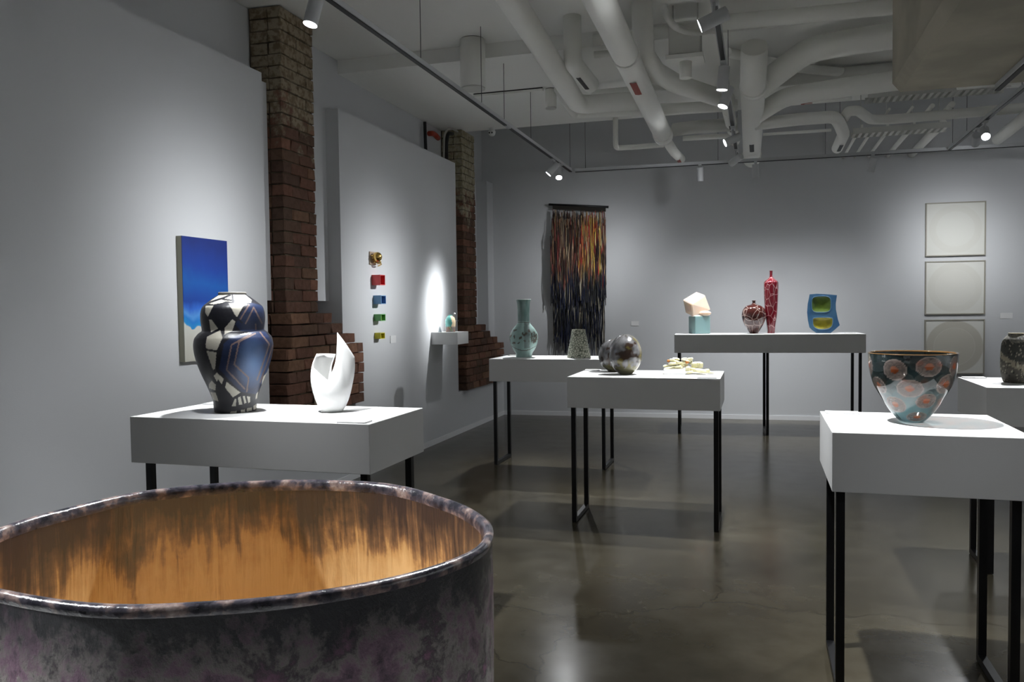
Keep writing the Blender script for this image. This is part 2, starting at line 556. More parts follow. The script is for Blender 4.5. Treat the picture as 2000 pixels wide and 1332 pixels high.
pipe('ceiling_pipe', 'thick white pipe with an elbow turning right, nearest the ceiling track', 0.083, [(-1.17, 0.70, 3.30), (-1.58, 7.36, 3.30), (-1.29, 7.38, 3.30), (-0.96, 7.40, 3.30)])
pipe('ceiling_pipe', 'thin white cross pipe just above the elbow of the thick pipe', 0.033, [(-1.5, 7.62, 3.46), (-0.75, 7.62, 3.46)])
pipe('ceiling_pipe', 'slim white pipe bending right below the small ceiling canister', 0.04, [(-1.73, 7.21, 3.42), (-1.81, 8.24, 3.42), (-1.51, 8.28, 3.42), (-0.95, 8.32, 3.42)])
pipe('ceiling_pipe', 'long straight white pipe with a red marking strip', 0.087, [(-0.775, 0.70, 3.15), (-0.91, 8.30, 3.15)],
     tags=[((-0.87, 6.1, 3.15), (-0.02, 1, 0), 0.34, 0.05, M_TAG_RED)], collars=[((-0.86, 5.55, 3.15), (-0.02, 1, 0), 0.05), ((-0.91, 8.2, 3.15), (-0.02, 1, 0), 0.16)])
pipe('ceiling_pipe', 'short pipe stub with a red mark beyond the long straight pipe', 0.05, [(-0.89, 8.36, 3.12), (-0.88, 9.0, 3.12), (-0.87, 9.75, 3.17)],
     tags=[((-0.87, 9.45, 3.15), (0, 1, 0), 0.3, 0.04, M_TAG_RED)])
pipe('ceiling_pipe', 'small pale pipe dropping in a U by the far end of the ceiling', 0.029, [(-1.53, 9.1, 3.56), (-1.53, 9.1, 3.25), (-1.53, 9.18, 3.24), (-1.33, 9.2, 3.24), (-1.01, 9.18, 3.24)])
pipe('drop_pipe', 'white drop pipe with black marking strip left of the long pipe', 0.070, [(-1.37, 6.19, 3.68), (-1.36, 6.17, 3.32), (-1.35, 6.80, 3.32)], bend=0.06,
     tags=[((-1.355, 6.5, 3.32), (0, 1, 0), 0.36, 0.035, M_TAG_BLACK)])
pipe('drop_pipe', 'white drop pipe bending into a diagonal run right of the long pipe', 0.078, [(-0.82, 6.07, 3.68), (-0.81, 6.07, 3.30), (-0.78, 6.55, 3.30), (-0.66, 6.94, 3.30), (-0.27, 7.66, 3.30)], bend=0.06,
     tags=[((-0.79, 6.32, 3.31), (0.05, 1, 0), 0.36, 0.035, M_TAG_BLACK)])
pipe('flexible_conduit', 'curved flexible grey conduit near the hanging box', 0.024, [(-0.62, 5.70, 3.50), (-0.60, 5.66, 3.42), (-0.56, 5.78, 3.38), (-0.48, 5.92, 3.38), (-0.38, 6.02, 3.40), (-0.28, 6.12, 3.45)], bend=0.08, m=M_PIPE2)
pipe('ceiling_pipe', 'white cross pipe behind the two spotlights on the middle track', 0.053, [(-1.07, 7.75, 3.30), (-0.70, 7.82, 3.30), (-0.19, 7.88, 3.30)])
pipe('ceiling_pipe', 'stout grey cross pipe beyond the end of the long pipe', 0.066, [(-0.83, 8.50, 3.25), (-0.65, 8.44, 3.25), (-0.20, 8.46, 3.25)], m=M_PIPE2)
pipe('ceiling_pipe', 'thin lowest cross pipe beyond the end of the long pipe', 0.026, [(-0.76, 8.72, 3.20), (-0.21, 8.76, 3.20)])
pipe('ceiling_pipe', 'thickest white pipe running to the back wall with a black mark', 0.098, [(-0.03, 6.36, 3.36), (-0.04, 6.58, 3.20), (-0.08, 10.25, 3.20)],
     tags=[((-0.07, 9.0, 3.20), (0, 1, 0), 0.42, 0.045, M_TAG_BLACK)], collars=[((-0.04, 6.85, 3.2), (0, 1, 0), 0.10), ((-0.076, 9.9, 3.2), (0, 1, 0), 0.05)])
pipe('ceiling_pipe', 'slim pipe with black mark hugging the thickest pipe', 0.055, [(-0.27, 7.83, 3.25), (-0.25, 9.30, 3.25)],
     tags=[((-0.26, 8.4, 3.25), (0, 1, 0), 0.3, 0.035, M_TAG_BLACK)])
BR = PIPES[-2]
branch(BR, 'large branch pipe rising right from the thickest pipe', 0.095, [(-0.04, 7.08, 3.22), (0.09, 6.97, 3.28), (0.30, 6.78, 3.38), (0.39, 6.70, 3.40), (0.60, 6.62, 3.40), (1.30, 6.50, 3.40), (3.6, 6.15, 3.40)], bend=0.15)
branch(BR, 'middle branch pipe curving right from the thickest pipe', 0.080, [(-0.02, 7.90, 3.20), (0.10, 7.66, 3.22), (0.22, 7.50, 3.25), (0.65, 7.35, 3.25), (1.40, 7.20, 3.25), (3.6, 6.80, 3.25)], bend=0.15)
branch(BR, 'lower branch pipe ending in a downturned piece with black mark', 0.057, [(-0.03, 8.05, 3.15), (0.35, 7.97, 3.15), (0.66, 7.98, 3.15), (0.71, 8.12, 3.12), (0.79, 8.56, 3.10), (0.80, 9.36, 3.11)],
     tags=[((0.797, 9.0, 3.10), (0, 1, 0), 0.35, 0.035, M_TAG_BLACK)], bend=0.1)
pipe('ceiling_pipe', 'hair-thin white pipe below the lower branch pipe', 0.014, [(0.04, 8.20, 3.08), (0.65, 8.22, 3.08)])
pipe('ceiling_pipe', 'thin pipe with small red tag below the middle branch pipe', 0.016, [(0.24, 7.99, 3.30), (0.80, 7.96, 3.30)],
     tags=[((0.42, 7.98, 3.30), (1, 0, 0), 0.1, 0.04, M_TAG_RED)])
pipe('ceiling_pipe', 'long white pipe passing between the two cable trays', 0.046, [(0.77, 8.29, 3.20), (0.78, 8.02, 3.20), (0.86, 8.03, 3.20), (1.02, 8.47, 3.20), (1.20, 8.52, 3.20), (1.72, 8.49, 3.20), (4.4, 8.24, 3.20)], bend=0.08)
pipe('ceiling_pipe', 'uppermost white cross pipe near the concrete beam', 0.055, [(-0.29, 6.22, 3.52), (0.27, 6.26, 3.52), (3.6, 6.42, 3.52)])
pipe('ceiling_pipe', 'slanting pipe tight against the ceiling behind the large branch', 0.04, [(-0.24, 6.90, 3.50), (0.33, 7.55, 3.50), (1.17, 8.14, 3.50)])
pipe('ceiling_pipe', 'broad pipe tight to the ceiling above the middle branch', 0.058, [(0.12, 7.85, 3.49), (0.51, 7.84, 3.49), (3.6, 7.72, 3.49)], m=M_PIPE2)
pipe('ceiling_pipe', 'white pipe at the far right edge behind the spotlight', 0.055, [(2.32, 9.39, 3.10), (2.24, 7.2, 3.10)])
pipe('ceiling_pipe', 'short cross pipe right of the concrete beam end', 0.054, [(1.66, 8.0, 3.36), (4.2, 7.89, 3.36)])
pipe('ceiling_pipe', 'cross pipe tucked in front of the ceiling step', 0.045, [(-1.25, 6.42, 3.56), (-0.45, 6.42, 3.56)])
pipe('ceiling_pipe', 'small cross pipe under the ceiling step between the drop pipes', 0.028, [(-1.28, 6.60, 3.50), (-0.9, 6.62, 3.50)])

# white canisters hanging from the ceiling
def canister(label, x, y, ztop, zbot, r):
    t = thing('ceiling_canister', label, 'canister', (x, y, zbot))
    h = ztop - zbot
    cyl('body', (0, 0, 0.012), (0, 0, h - 0.006), r, M_PIPE, t, 28)
    cyl('neck', (0, 0, h - 0.006), (0, 0, h), r * 0.93, M_GAP, t, 28)
    cyl('cover', (0, 0, 0), (0, 0, 0.012), r * 0.96, M_PIPE2, t, 28)
canister('large white canister hanging from the ceiling step', -2.27, 6.44, ZA, 3.27, 0.105)
canister('small white canister beside the slim bending pipe', -1.92, 7.70, ZB, 3.37, 0.054)

# hanging box with a funnel under it
t = thing('air_diffuser', 'white hanging box with a round neck below the ceiling', 'diffuser', (-0.52, 6.22, 3.24))
box('housing', -0.115, 0.115, -0.09, 0.09, 0.05, 0.28, M_PIPE2, t, 0.008)
box('flange', -0.135, 0.135, -0.11, 0.11, 0.02, 0.05, M_PIPE, t)
cyl('neck', (0.0, 0, -0.10), (0.0, 0, 0.02), 0.045, M_PIPE, t, 24)
for dx in (-0.09, 0.09):
    cyl('hanger_rod', (dx, 0, 0.27), (dx, 0, ZA - 3.24), 0.006, M_PIPE2, t, 8)

# slim rod fixed along the ceiling left of the small canister
t = thing('ceiling_conduit', 'thin dark-edged conduit fixed along the ceiling left of the small canister', 'conduit', (-2.68, 7.63, 3.53))
box('channel', 0.0, 0.70, -0.02, 0.02, 0.0, 0.025, M_PIPE, t)
box('shadow_gap', 0.0, 0.70, -0.022, -0.012, 0.020, 0.03, M_GAP, t)

# perforated cable trays
def cable_tray(label, x0, x1, y, z):
    t = thing('cable_tray', label, 'cable tray', (x0, y, z))
    L = x1 - x0
    wdt = 0.22
    V, F = [], []
    for s in (0, wdt):
        box('side_rail', 0, L, s - 0.004, s + 0.004, 0, 0.055, M_PIPE2, t)
    k = 0
    nx = int(L / 0.055)
    for i in range(nx):
        x = i * L / nx
        box('rung', x, x + 0.028, 0.004, wdt - 0.004, 0.0, 0.005, M_PIPE2, t)
    for i in range(4):
        x = L * (0.08 + 0.27 * i)
        mesh = box('strap', x, x + 0.02, -0.012, 0.012, 0.055, 0.085, M_PIPE, t)
        cyl('hanger_rod', (x + 0.01, wdt / 2, 0.005), (x + 0.01, wdt / 2, ZB - z), 0.004, M_PIPE2, t, 6)
cable_tray('perforated cable tray nearer the concrete beam, above the long pipe', 0.952, 2.10, 8.10, 3.32)
cable_tray('lower perforated cable tray by the downturned pipe', 0.90, 1.775, 8.80, 3.14)
for i, (x, y0, y1, r, lab) in enumerate([
        (0.99, 9.10, 10.1, 0.016, 'first thin conduit from the left behind the lower cable tray'),
        (1.12, 9.10, 10.05, 0.016, 'second thin conduit from the left behind the lower cable tray'),
        (1.28, 9.10, 10.0, 0.018, 'third conduit from the left behind the lower cable tray'),
        (1.493, 9.10, 10.05, 0.026, 'medium conduit behind the lower cable tray'),
        (1.757, 9.10, 10.1, 0.044, 'thickest conduit behind the right end of the lower cable tray'),
        (1.165, 8.34, 8.75, 0.012, 'thinnest conduit between the two cable trays'),
        (1.36, 8.34, 8.75, 0.013, 'slender conduit between the two cable trays, second from the left'),
        (1.527, 8.34, 8.75, 0.021, 'stout conduit between the two cable trays'),
        (1.69, 8.34, 8.75, 0.027, 'stoutest conduit at the right between the cable trays')]):
    pipe('conduit', lab, r, [(x, y0, 3.26 if y0 < 9 else 3.24), (x, y1 if y0 < 9 else ybw(x), 3.26 if y0 < 9 else 3.24)])

# cables spilling over the second pilaster
M_CABLE_B = mat('cable_black', (0.012, 0.012, 0.012, 1), rough=0.6)
M_CABLE_R = mat('conduit_red', lin(168, 62, 40), rough=0.5)
M_CABLE_W = mat('cable_white', lin(150, 148, 140), rough=0.6)
for nm, lab, mm, r, pts in [
        ('cable', 'red conduit at the top of the second brick pilaster', M_CABLE_R, 0.03, [(-3.572, 8.62, 3.44), (-3.572, 8.75, 3.47), (-3.572, 8.89, 3.44)]),
        ('cable', 'black cable dropping behind the panel at the second pilaster', M_CABLE_B, 0.022, [(-3.40, 8.90, 3.48), (-3.40, 8.76, 3.46), (-3.40, 8.70, 3.34), (-3.40, 8.70, 3.125)]),
        ('cable', 'black cable hanging against the wall left of the red conduit', M_CABLE_B, 0.018, [(-3.55, 8.44, 3.53), (-3.55, 8.45, 3.3), (-3.55, 8.46, 3.14)]),
        ('cable', 'white cable looping under the ceiling onto the second pilaster', M_CABLE_W, 0.012, [(-3.355, 8.50, 3.125), (-3.355, 8.52, 3.40), (-3.345, 8.66, 3.50), (-3.335, 8.89, 3.50)])]:
    tag(tube(nm, pts, r, mm, None, 10, 0.08), lab, 'cable')

# security camera
t = thing('security_camera', 'small white dome camera on the ceiling edge by the second pilaster', 'camera', (-2.99, 9.12, ZB))
cyl('mount', (0, 0, -0.035), (0, 0, 0), 0.035, M_CARD, t, 20)
lathe('dome', [(-0.095, 0.004), (-0.088, 0.026), (-0.065, 0.04), (-0.035, 0.042)], M_CARD, t, 24, 3)
for dx in (-0.018, 0.014):
    lathe('camera_lens', [(0, 0.0095), (0.006, 0.0095), (0.008, 0.002)], M_BLACK, t, 12, 1).matrix_local = \
        Matrix.Translation((dx, -0.038, -0.06)) @ Matrix.Rotation(math.radians(100), 4, 'X')

# ------------------------------------------------------------------ lighting tracks
def track(label, p0, p1, gaps=()):
    p0, p1 = Vector(p0), Vector(p1)
    d = p1 - p0
    L = d.length
    t = thing('lighting_track', label, 'lighting track', p0, math.atan2(d.y, d.x))
    t.rotation_euler = (0, 0, math.atan2(d.y, d.x))
    for s in (-1, 1):
        box('rail_edge', 0, L, s * 0.0175 - 0.0035, s * 0.0175 + 0.0030, 0.0, 0.010, M_FIX, t)
    rb = box('rail_back', 0, L, -0.013, 0.013, 0.012, 0.035, M_FIX, t)
    sl = box('slot', 0, L, -0.014, 0.014, -0.006, 0.012, M_BLACK, rb)
    for g in gaps:
        box('slot_cover', g, g + 0.12, -0.015, 0.015, -0.008, 0.001, M_FIX, rb)
    return t
TZ = 3.04
XL, XM, XRT = -2.105, -0.222, 1.90          # the three tracks that run away from the viewer
def yct(x):                                   # the cross track before the back wall
    return 9.41 + 0.0267 * (x + 2.06)
track('long lighting track with black slot along the left wall', (XL, -1.5, TZ), (XL, 9.37, TZ), gaps=(8.3, 10.3))
track('middle lighting track running straight away from the viewer', (XM, -1.5, TZ), (XM, 9.42, TZ), gaps=(7.0, 9.0))
track('right lighting track meeting the back track', (XRT, 5.45, TZ), (XRT, 9.47, TZ))
track('cross lighting track in front of the back wall', (-2.06, 9.41, TZ), (6.0, yct(6.0), TZ))
track('short lighting track fixed under the concrete beam', (1.32, -1.0, 2.675), (1.32, 5.36, 2.675))
track('added lighting track for bounce lamps over the far right of the room', (4.6, -1.5, TZ), (4.6, 9.2, TZ))  # added out of view to carry the ambient bounce lamps

ORD = ('nearest', 'second nearest', 'third', 'fourth', 'fifth', 'farthest')
def wire(label, group, x, y, z0):
    z1 = ZA if y < YSTEP else ZB if y < YEND else 4.15
    tag(cyl('suspension_wire', (x, y, z0), (x, y, z1), 0.0025, M_WIRE, None, 6), label, 'wire', group)
for i, y in enumerate((2.4, 4.957, 6.17, 6.77, 7.63, 9.33)):
    wire(ORD[i] + ' thin steel wire holding up the left lighting track', 'wires of the left lighting track', XL, y, TZ + 0.035)
for i, y in enumerate((2.2, 6.45, 9.1)):
    wire(ORD[i if i < 2 else 5] + ' thin steel wire holding up the middle lighting track', 'wires of the middle lighting track', XM, y, TZ + 0.035)
for i, x in enumerate((-1.94, -0.437, 0.691, 0.837, 1.935)):
    wire(('leftmost', 'second from left', 'middle', 'second from right', 'rightmost')[i] + ' thin steel wire of the cross track by the back wall', 'wires of the cross lighting track', x, yct(x), TZ + 0.035)
for i, y in enumerate((7.05, 8.75)):
    wire(('nearer', 'farther')[i] + ' thin steel wire holding up the right lighting track', 'wires of the right lighting track', XRT, y, TZ + 0.035)

# ------------------------------------------------------------------ spotlights
def beam_profile(ld, half, spill):
    """reflector lamps have a bright core and a soft wide skirt"""
    ld.use_nodes = True
    nt = ld.node_tree
    em = nt.nodes['Emission']
    tc = nt.nodes.new('ShaderNodeTexCoord')
    sx = nt.nodes.new('ShaderNodeSeparateXYZ')
    nt.links.new(tc.outputs['Normal'], sx.inputs[0])
    def m(op, a, b=None):
        n = nt.nodes.new('ShaderNodeMath')
        n.operation = op
        for i, v in enumerate((a, b)):
            if v is None:
                continue
            if isinstance(v, (int, float)):
                n.inputs[i].default_value = v
            else:
                nt.links.new(v, n.inputs[i])
        return n.outputs[0]
    c = m('ABSOLUTE', sx.outputs['Z'])
    p = math.log(0.5) / math.log(math.cos(math.radians(half)))
    core = m('POWER', c, p)
    skirt = m('MULTIPLY', m('POWER', c, 5.0), spill)
    nt.links.new(m('ADD', core, skirt), em.inputs['Strength'])

def spot(label, x, y, target, watts, half, spill=0.05, z=TZ, soft=0.03):
    """half: angle off the axis, in degrees, at which the beam has dropped to one half; spill: share of wide stray light"""
    t = thing('track_spotlight', label, 'spotlight', (x, y, z))
    box('adapter', -0.016, 0.016, -0.055, 0.055, -0.019, -0.0065, M_FIX, t)
    piv = Vector((0, 0, -0.105))
    d = (Vector(target) - Vector((x, y, z)) - piv).normalized()
    cyl('stem', (0, 0, -0.018), (0, 0, -0.07), 0.008, M_FIX, t, 12)
    a, b = piv - d * 0.075, piv + d * 0.078
    r = 0.036
    prof = [a, a + d * 0.004, a + d * 0.006, b - d * 0.012, b - d * 0.011, b]
    V, F = tube_geo(prof, [r * 0.9, r, r, r, r * 0.97, r * 0.97], 28, cap=False)
    F.append(tuple(range(27, -1, -1)))
    o = mesh_obj('lamp_body', V, F, M_FIX, t)
    for p in o.data.polygons:
        p.use_smooth = len(p.vertices) == 4
    cyl('lens', b - d * 0.012, b - d * 0.004, r * 0.93, M_LENS, o, 28)
    ld = bpy.data.lights.new('spot_lamp', 'SPOT')
    ld.energy = watts * POWER
    ld.color = LAMP_COLOR
    ld.spot_size = math.radians(150)
    ld.spot_blend = 0.6
    beam_profile(ld, half, spill)
    ld.shadow_soft_size = soft
    lo = bpy.data.objects.new('spot_lamp', ld)
    lo.location = b + d * 0.03
    lo.rotation_euler = d.to_track_quat('-Z', 'Y').to_euler()
    link(lo, t)
    return t

SPOTS = [
    # label, x, y, target, watts, half-beam angle, spill, track height
    ('spotlight on the left track, nearest the brick pilaster', XL, 3.62, (-2.38, 3.18, 1.1), 300, 15, 0.03),
    ('upper one of the two spotlights at the far end of the left track', XL, 8.78, (-1.85, 7.34, 1.0), 430, 12, 0.02),
    ('lower one of the two spotlights at the far end of the left track', XL, 8.50, (-3.32, 8.10, 1.48), 520, 6.5, 0.01),
    ('largest spotlight at the top of the middle track, pointing left', XM, 4.40, (-3.33, 4.30, 1.72), 320, 10, 0.03),
    ('spotlight on the middle track hanging straight down', XM, 5.54, (-0.42, 5.56, 1.0), 260, 17, 0.05),
    ('spotlight on the middle track just behind the downward one', XM, 6.04, (-0.85, 5.55, 1.0), 230, 18, 0.05),
    ('spotlight on the middle track beside the thickest pipe, pointing left', XM, 7.60, (-3.33, 6.72, 1.55), 360, 9.5, 0.03),
    ('farthest spotlight on the middle track, turned away', XM, 8.66, (-2.2, 10.5, 1.9), 170, 12, 0.04),
    ('spotlight on the cross track above the peach glass cube', -0.632, yct(-0.632), (-0.64, 9.72, 1.2), 100, 26, 0.20),
    ('spotlight on the cross track above the tall red vase', -0.033, yct(-0.033), (0.04, 9.74, 1.2), 100, 26, 0.20),
    ('spotlight on the cross track above the blue and green vessel', 1.163, yct(1.163), (0.78, 9.80, 1.2), 100, 26, 0.20),
    ('spotlight at the right edge facing the viewer', XRT, 8.09, (1.55, 5.45, 1.0), 230, 11, 0.03),
    ('spotlight at the right edge behind its neighbour, aimed at the framed prints', XRT, 8.40, (2.25, 10.8, 2.0), 165, 13, 0.05),
    ('spotlight above the glass bowl, out at the top of the middle track', XM, 3.42, (0.55, 3.43, 1.0), 420, 15, 0.03),
    ('spotlight above the white sculpture, near end of the left track', XL, 2.72, (-1.80, 3.28, 1.0), 330, 12, 0.03),
    ('spotlight above the large brown pot on the middle track', XM, 1.9, (-0.47, 0.66, 1.1), 200, 12, 0.03),
    ('spotlight left of the large brown pot on the left track', XL, 0.1, (-0.55, 0.60, 1.15), 330, 11, 0.02),
    ('spotlight aimed at the grey speckled vase on the right track', XRT, 6.0, (1.45, 5.15, 1.0), 250, 18, 0.04),
    ('added fill spotlight under the concrete beam aimed at the glass bowl table', 1.32, 0.7, (0.62, 3.1, 0.88), 30, 9, 0.02, 2.675),  # added fill lamp that lifts the front of the bowl table
    ('added unseen spotlight aimed at the far right of the back wall', 4.6, 7.6, (4.8, 10.9, 1.9), 190, 22, 0.1),  # added out of view to brighten the back wall and ceiling
    ('added bounce spotlight over the right wall, middle of the room', 4.6, 3.0, (6.1, 3.2, 1.6), 420, 25, 0.2),  # added out of view, raises the ambient level by bounce
    ('added bounce spotlight over the right wall, near end of the room', 4.6, 0.0, (6.1, 0.2, 1.6), 420, 25, 0.2),  # second added bounce lamp, also out of view
    ('added bounce spotlight facing the front wall on the left track', XL, -1.0, (-1.9, -3.5, 1.6), 40, 25, 0.2),  # added behind the camera for soft ambient bounce
    ('added bounce spotlight facing the front wall on the middle track', XM, -1.0, (0.6, -3.5, 1.6), 40, 25, 0.2),  # its added twin, ambient bounce only
]
for s in SPOTS:
    spot(*s)

# ------------------------------------------------------------------ display tables
def table(label, cx, cy, wx, wy, top, thick, frames, legy, rotz=0.0):
    """white plinth box on black steel loop frames; frames: local x of each loop, legy: the two leg positions"""
    t = thing('display_table', label, 'table', (cx, cy, 0), rotz, 'white display tables')
    box('plinth_top', -wx / 2, wx / 2, -wy / 2, wy / 2, top - thick, top, M_PLINTH, t, 0.002)
    s = 0.015
    for fx in frames:
        for ly in legy:
            box('leg', fx - s, fx + s, ly - s, ly + s, 0.004, top - thick, M_LEG, t)
        box('foot_bar', fx - s, fx + s, legy[0] + s, legy[1] - s, 0.004, 0.034, M_LEG, t)
    return t

T = 0.99
table('white table holding the blue vase and the white sculpture', -2.0875, 3.215, 1.175, 0.55, T, 0.205, (-0.535, 0.535), (-0.215, 0.225))
table('white table holding the round pots and the cream ceramic pile', -0.726, 5.56, 0.988, 0.62, T, 0.205, (-0.465, 0.465), (-0.245, 0.155))
table('white table holding the celadon bottle before the tapestry', -1.825, 7.295, 1.07, 0.55, T, 0.205, (-0.505, 0.505), (-0.19, 0.235))
table('longest white table against the back wall with the red vases', 0.075, 9.70, 2.03, 0.58, 1.125, 0.205, (-0.965, 0.0, 0.965), (-0.24, 0.22), math.radians(4))
table('white table holding the spotted glass bowl', 0.5725, 3.413, 0.641, 0.614, T, 0.215, (-0.285, 0.285), (-0.22, 0.21))
table('white table cut by the right edge, under the speckled vase', 1.66, 5.135, 1.02, 0.65, 1.0, 0.205, (-0.48, 0.48), (-0.30, 0.06))
table('table under the large brown pot in the foreground', -0.52, 0.56, 0.85, 0.74, T, 0.205, (-0.38, 0.38), (-0.28, 0.28))

def card(label, x, y, z, wx, wy, rotz=0.0):
    o = box('caption_card', -wx / 2, wx / 2, -wy / 2, wy / 2, 0.0, 0.006, M_CARD)
    o.location = (x, y, z)
    o.rotation_euler = (0, 0, rotz)
    tag(o, label, 'caption card')
card('small white caption card at the front right corner by the white sculpture', -1.59, 2.985, T, 0.125, 0.07, 0.0)
card('small white caption card behind the blue vase at the table edge', -2.60, 3.44, T, 0.10, 0.08)
card('small white caption card left of the round pots', -1.16, 5.83, T, 0.11, 0.06)
card('small white caption card right of the cream ceramic pile', -0.315, 5.285, T, 0.12, 0.06)
card('small white caption card left of the spotted glass bowl', 0.335, 3.66, T, 0.13, 0.075)
card('small white caption card left of the speckled vase', 1.225, 5.41, 1.0, 0.12, 0.07)
card('small white caption card left of the celadon bottle', -2.27, 7.52, T, 0.10, 0.06)
card('small white caption card at the right end of the back table', 0.97, 9.72, 1.125, 0.11, 0.07)

def wall_card(label, v0, v1, v2, v3, th):
    """a card flat on a wall: four corners and the outward thickness vector"""
    V = [Vector(v) for v in (v0, v1, v2, v3)] + [Vector(v) + Vector(th) for v in (v0, v1, v2, v3)]
    o = mesh_obj('wall_label', V, [(0, 1, 2, 3), (7, 6, 5, 4), (0, 4, 5, 1), (1, 5, 6, 2), (2, 6, 7, 3), (3, 7, 4, 0)], M_CARD)
    tag(o, label, 'wall label')
wall_card('small white wall label right of the coloured boxes', (-3.33, 6.99, 1.135), (-3.33, 7.11, 1.135), (-3.33, 7.11, 1.205), (-3.33, 6.99, 1.205), (0.005, 0, 0))
for lab, x0, x1, z0, z1 in (('small wall label right of the tapestry', -1.60, -1.50, 1.20, 1.26), ('small wall label right of the framed prints', 2.73, 2.86, 1.255, 1.32)):
    wall_card(lab, (x0, ybw(x0), z0), (x1, ybw(x1), z0), (x1, ybw(x1), z1), (x0, ybw(x0), z1), (0, -0.005, 0))

# ------------------------------------------------------------------ big blue and cream vase
def in_poly(x, y, poly):
    c = False
    j = len(poly) - 1
    for i in range(len(poly)):
        xi, yi = poly[i]
        xj, yj = poly[j]
        if (yi > y) != (yj > y) and x < (xj - xi) * (y - yi) / (yj - yi) + xi:
            c = not c
        j = i
    return c

def seg_dist(x, y, a, b):
    dx, dy = b[0] - a[0], b[1] - a[1]
    t = max(0, min(1, ((x - a[0]) * dx + (y - a[1]) * dy) / (dx * dx + dy * dy)))
    return math.hypot(x - a[0] - t * dx, y - a[1] - t * dy)

M_ATTR_SATIN = mat('painted_glaze_satin', (0.5, 0.5, 0.5, 1), rough=0.38, attr='Col', bump=0.12, bump_scale=60)
M_ATTR_GLOSS = mat('painted_glaze_gloss', (0.5, 0.5, 0.5, 1), rough=0.12, attr='Col', coat=0.6)
M_ATTR_MATT = mat('painted_glaze_matt', (0.5, 0.5, 0.5, 1), rough=0.7, attr='Col', bump=0.25, bump_scale=90)

def blue_vase():
    k = 0.000462
    x, y = -2.325, 3.215
    t = thing('painted_vase', 'tall double-bellied vase with blue, black and cream angular patterns', 'vase', (x, y, T), face_cam(x, y))
    raw = [(1250, 200), (1200, 206), (1140, 211), (1080, 229), (1020, 250), (950, 278), (880, 308), (800, 338), (720, 362), (650, 376), (580, 380),
           (520, 370), (490, 352), (462, 326), (446, 303), (432, 297), (400, 300), (350, 306), (300, 307), (250, 302), (200, 282), (150, 225), (110, 172), (90, 140), (75, 128)]
    prof = [((1250 - a) * k, b * k) for a, b in raw]
    cream = [[(190, 140), (270, 85), (510, 85), (570, 140), (560, 165), (430, 165), (330, 150), (300, 165), (215, 180), (165, 170)],
             [(140, 195), (215, 190), (160, 300), (135, 260)], [(355, 170), (505, 170), (425, 310), (385, 280), (390, 250)],
             [(170, 330), (195, 330), (250, 415), (185, 450)], [(310, 410), (385, 325), (410, 350), (380, 440), (310, 470)],
             [(150, 490), (270, 430), (290, 500), (235, 620), (140, 605), (135, 560)], [(140, 625), (232, 640), (215, 800), (195, 810)],
             [(200, 870), (230, 840), (290, 900), (270, 955), (240, 905), (225, 930)], [(315, 930), (440, 1045), (370, 1090), (300, 990)],
             [(150, 960), (180, 920), (215, 960), (210, 1020), (150, 1000)], [(160, 1040), (210, 1040), (235, 1130), (185, 1120)],
             [(385, 1110), (400, 1110), (395, 1180), (355, 1180)], [(415, 1095), (440, 1085), (455, 1165), (425, 1170)],
             [(462, 1085), (480, 1085), (495, 1155), (475, 1160)], [(500, 1090), (530, 1095), (530, 1150), (512, 1160)],
             [(590, 1075), (610, 1060), (600, 1130), (582, 1130)], [(625, 1050), (640, 1010), (618, 1110), (608, 1110)],
             [(340, 1235), (400, 1228), (400, 1248), (340, 1250)], [(440, 1220), (480, 1217), (480, 1248), (440, 1248)], [(495, 1212), (545, 1207), (545, 1240), (495, 1245)],
             [(560, 1195), (600, 1180), (600, 1230), (560, 1238)], [(660, 905), (700, 870), (665, 990), (645, 985)]]
    blue = [[(470, 260), (560, 165), (680, 200), (700, 445), (460, 445), (410, 380)],
            [(300, 560), (360, 500), (560, 450), (690, 455), (775, 580), (730, 800), (640, 990), (590, 1080), (450, 1040), (310, 880), (250, 800)]]
    lines = [[(585, 215), (505, 370)], [(585, 215), (660, 370)], [(540, 190), (455, 330)], [(590, 470), (440, 540), (390, 760), (520, 900), (500, 1040)],
             [(550, 470), (370, 570), (320, 810), (480, 1010)], [(640, 460), (725, 580), (600, 930)], [(760, 600), (630, 960)], [(600, 380), (600, 430)]]
    dark = [[(160, 165), (300, 120), (370, 90)], [(300, 130), (470, 160)], [(390, 85), (395, 160)], [(340, 160), (400, 290), (470, 360)]]
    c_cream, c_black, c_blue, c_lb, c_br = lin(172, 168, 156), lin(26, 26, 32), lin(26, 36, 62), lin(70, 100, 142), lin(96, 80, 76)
    def color(th, z, r, inner):
        if inner:
            return lin(60, 55, 50)
        s = math.sin(th)
        X = 390 + r / k * s
        Y = 1250 - z / k
        for l in dark:
            for a, b in zip(l[:-1], l[1:]):
                if seg_dist(X, Y, a, b) < 9:
                    return c_black
        for l in lines:
            for a, b in zip(l[:-1], l[1:]):
                if seg_dist(X, Y, a, b) < 7:
                    return c_br
        for p in cream:
            if in_poly(X, Y, p):
                return c_cream
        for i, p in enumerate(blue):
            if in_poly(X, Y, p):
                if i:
                    g = max(0, 1 - math.hypot((X - 560) / 170, (Y - 760) / 260))  # paler centre: glaze variation plus some light put into the colour
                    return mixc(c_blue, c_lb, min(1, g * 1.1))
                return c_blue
        return c_black
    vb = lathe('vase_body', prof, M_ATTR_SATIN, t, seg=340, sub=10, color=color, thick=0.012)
    lathe('rim', [(0.541, 0.0615), (0.547, 0.062), (0.5505, 0.059), (0.549, 0.0545), (0.543, 0.052)], mat('vase_rim', lin(120, 116, 110), rough=0.5), vb, 64, 2, closed_bottom=False)
blue_vase()

